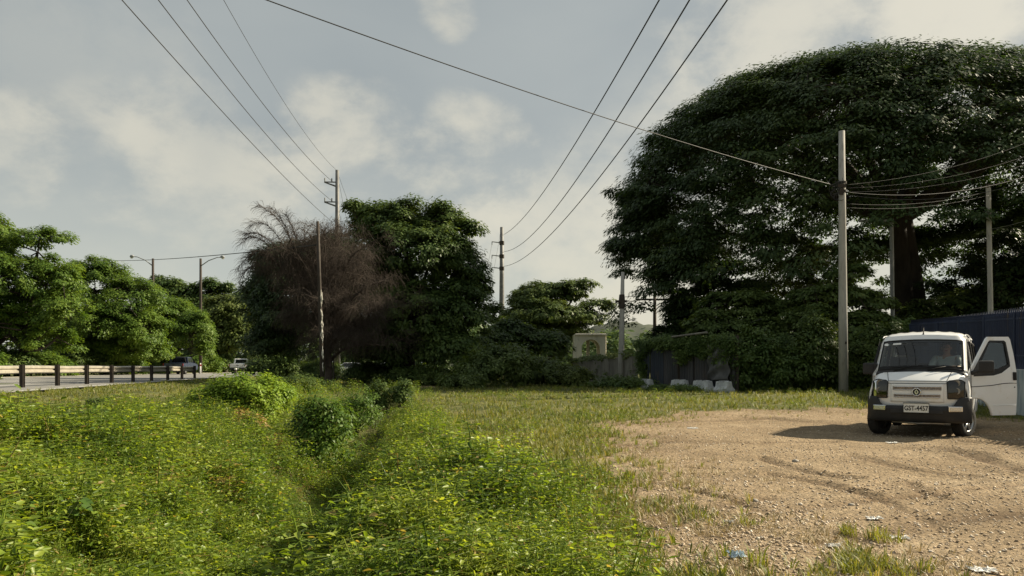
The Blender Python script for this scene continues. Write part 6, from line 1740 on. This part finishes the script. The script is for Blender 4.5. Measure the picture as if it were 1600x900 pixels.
# ------------------------------------------------------------------ litter and loose stones on the lot
def scrap(px, py, w_, mat, lab, cat='litter', name='paper_scrap', h=.05):
    x, y = gp(px, py); z = hz1(x, y); c = MB(); n = 12; V = []
    for j in range(n):
        for i in range(n):
            a, b2 = i / (n - 1) - .5, j / (n - 1) - .5; r_ = .5 + .3 * rng.random() * (abs(a) > .42 or abs(b2) > .42)
            V.append((a * w_ * 2 * r_ * 1.0, b2 * w_ * 1.3 * r_, .012 + h * (.5 + .5 * math.sin(a * 14 + b2 * 5)) * rng.random()))
    c.add(V, [(j * n + i, j * n + i + 1, (j + 1) * n + i + 1, (j + 1) * n + i) for j in range(n - 1) for i in range(n - 1)])
    o = c.build(name, M[mat], None); m_ = o.modifiers.new('t', 'SOLIDIFY'); m_.thickness = .003; o.location = (x, y, z); o.rotation_euler = (0, 0, rng.uniform(-.4, .4)); return tag(o, lab, cat)
scrap(1152, 872, .085, 'plastic_blue', 'crumpled pale blue plastic scrap on the gravel near the bottom edge', name='plastic_scrap')
scrap(1366, 812, .09, 'paper', 'flattened white paper scrap in the middle of the gravel lot', h=.02)
scrap(1303, 853, .08, 'paper', 'torn pale paper bits beside the green grass patch on the gravel', h=.02)
scrap(1405, 838, .10, 'paper', 'flat cream scrap right of the green grass patch', h=.015)
scrap(1535, 892, .12, 'paper', 'whitish plastic strip at the bottom right of the gravel', h=.02)
scrap(1138, 819, .06, 'paper', 'small white scrap left of the middle of the gravel lot', h=.02)
scrap(1082, 670, .16, 'paper', 'thin pale flat scrap on the far sandy part of the lot', h=.02)
scrap(1395, 692, .13, 'paper', 'pale flat scrap on the ground before the van bumper', h=.015)
q = at(268, 627, 16.0); o = scrap(268, 640, .22, 'paper', 'heap of whitish rubbish in the mown field left of the bright bush', h=.10); o.location = (q[0], 16.0, hz1(q[0], 16.0) + .12)
def rock(px, py, s_, lab):
    x, y = gp(px, py); bm = bmesh.new(); bmesh.ops.create_icosphere(bm, subdivisions=3, radius=s_)
    for v in bm.verts:
        p = v.co.normalized(); k_ = 1 + .35 * (float(vnoise(np.array(p.x * 2.1 + px), np.array(p.y * 2.1 + p.z * 1.7), 3)) - .5) + .15 * (float(vnoise(np.array(p.x * 5 + px), np.array(p.y * 5 + p.z * 4), 5)) - .5); v.co = p * s_ * k_; v.co.z *= .6
    me = bpy.data.meshes.new('rock'); bm.to_mesh(me); bm.free(); o = link('rock', me, M['rock'], None, True); o.location = (x, y, hz1(x, y) + s_ * .2); tag(o, lab, 'rock', 'loose stones on the lot')
rock(1180, 781, .035, 'dark lumpy stone at the end of the left tyre rut')
rock(1243, 722, .05, 'dark clod of earth above the middle tyre rut')
rock(1330, 790, .03, 'grey stone in the middle of the gravel lot')
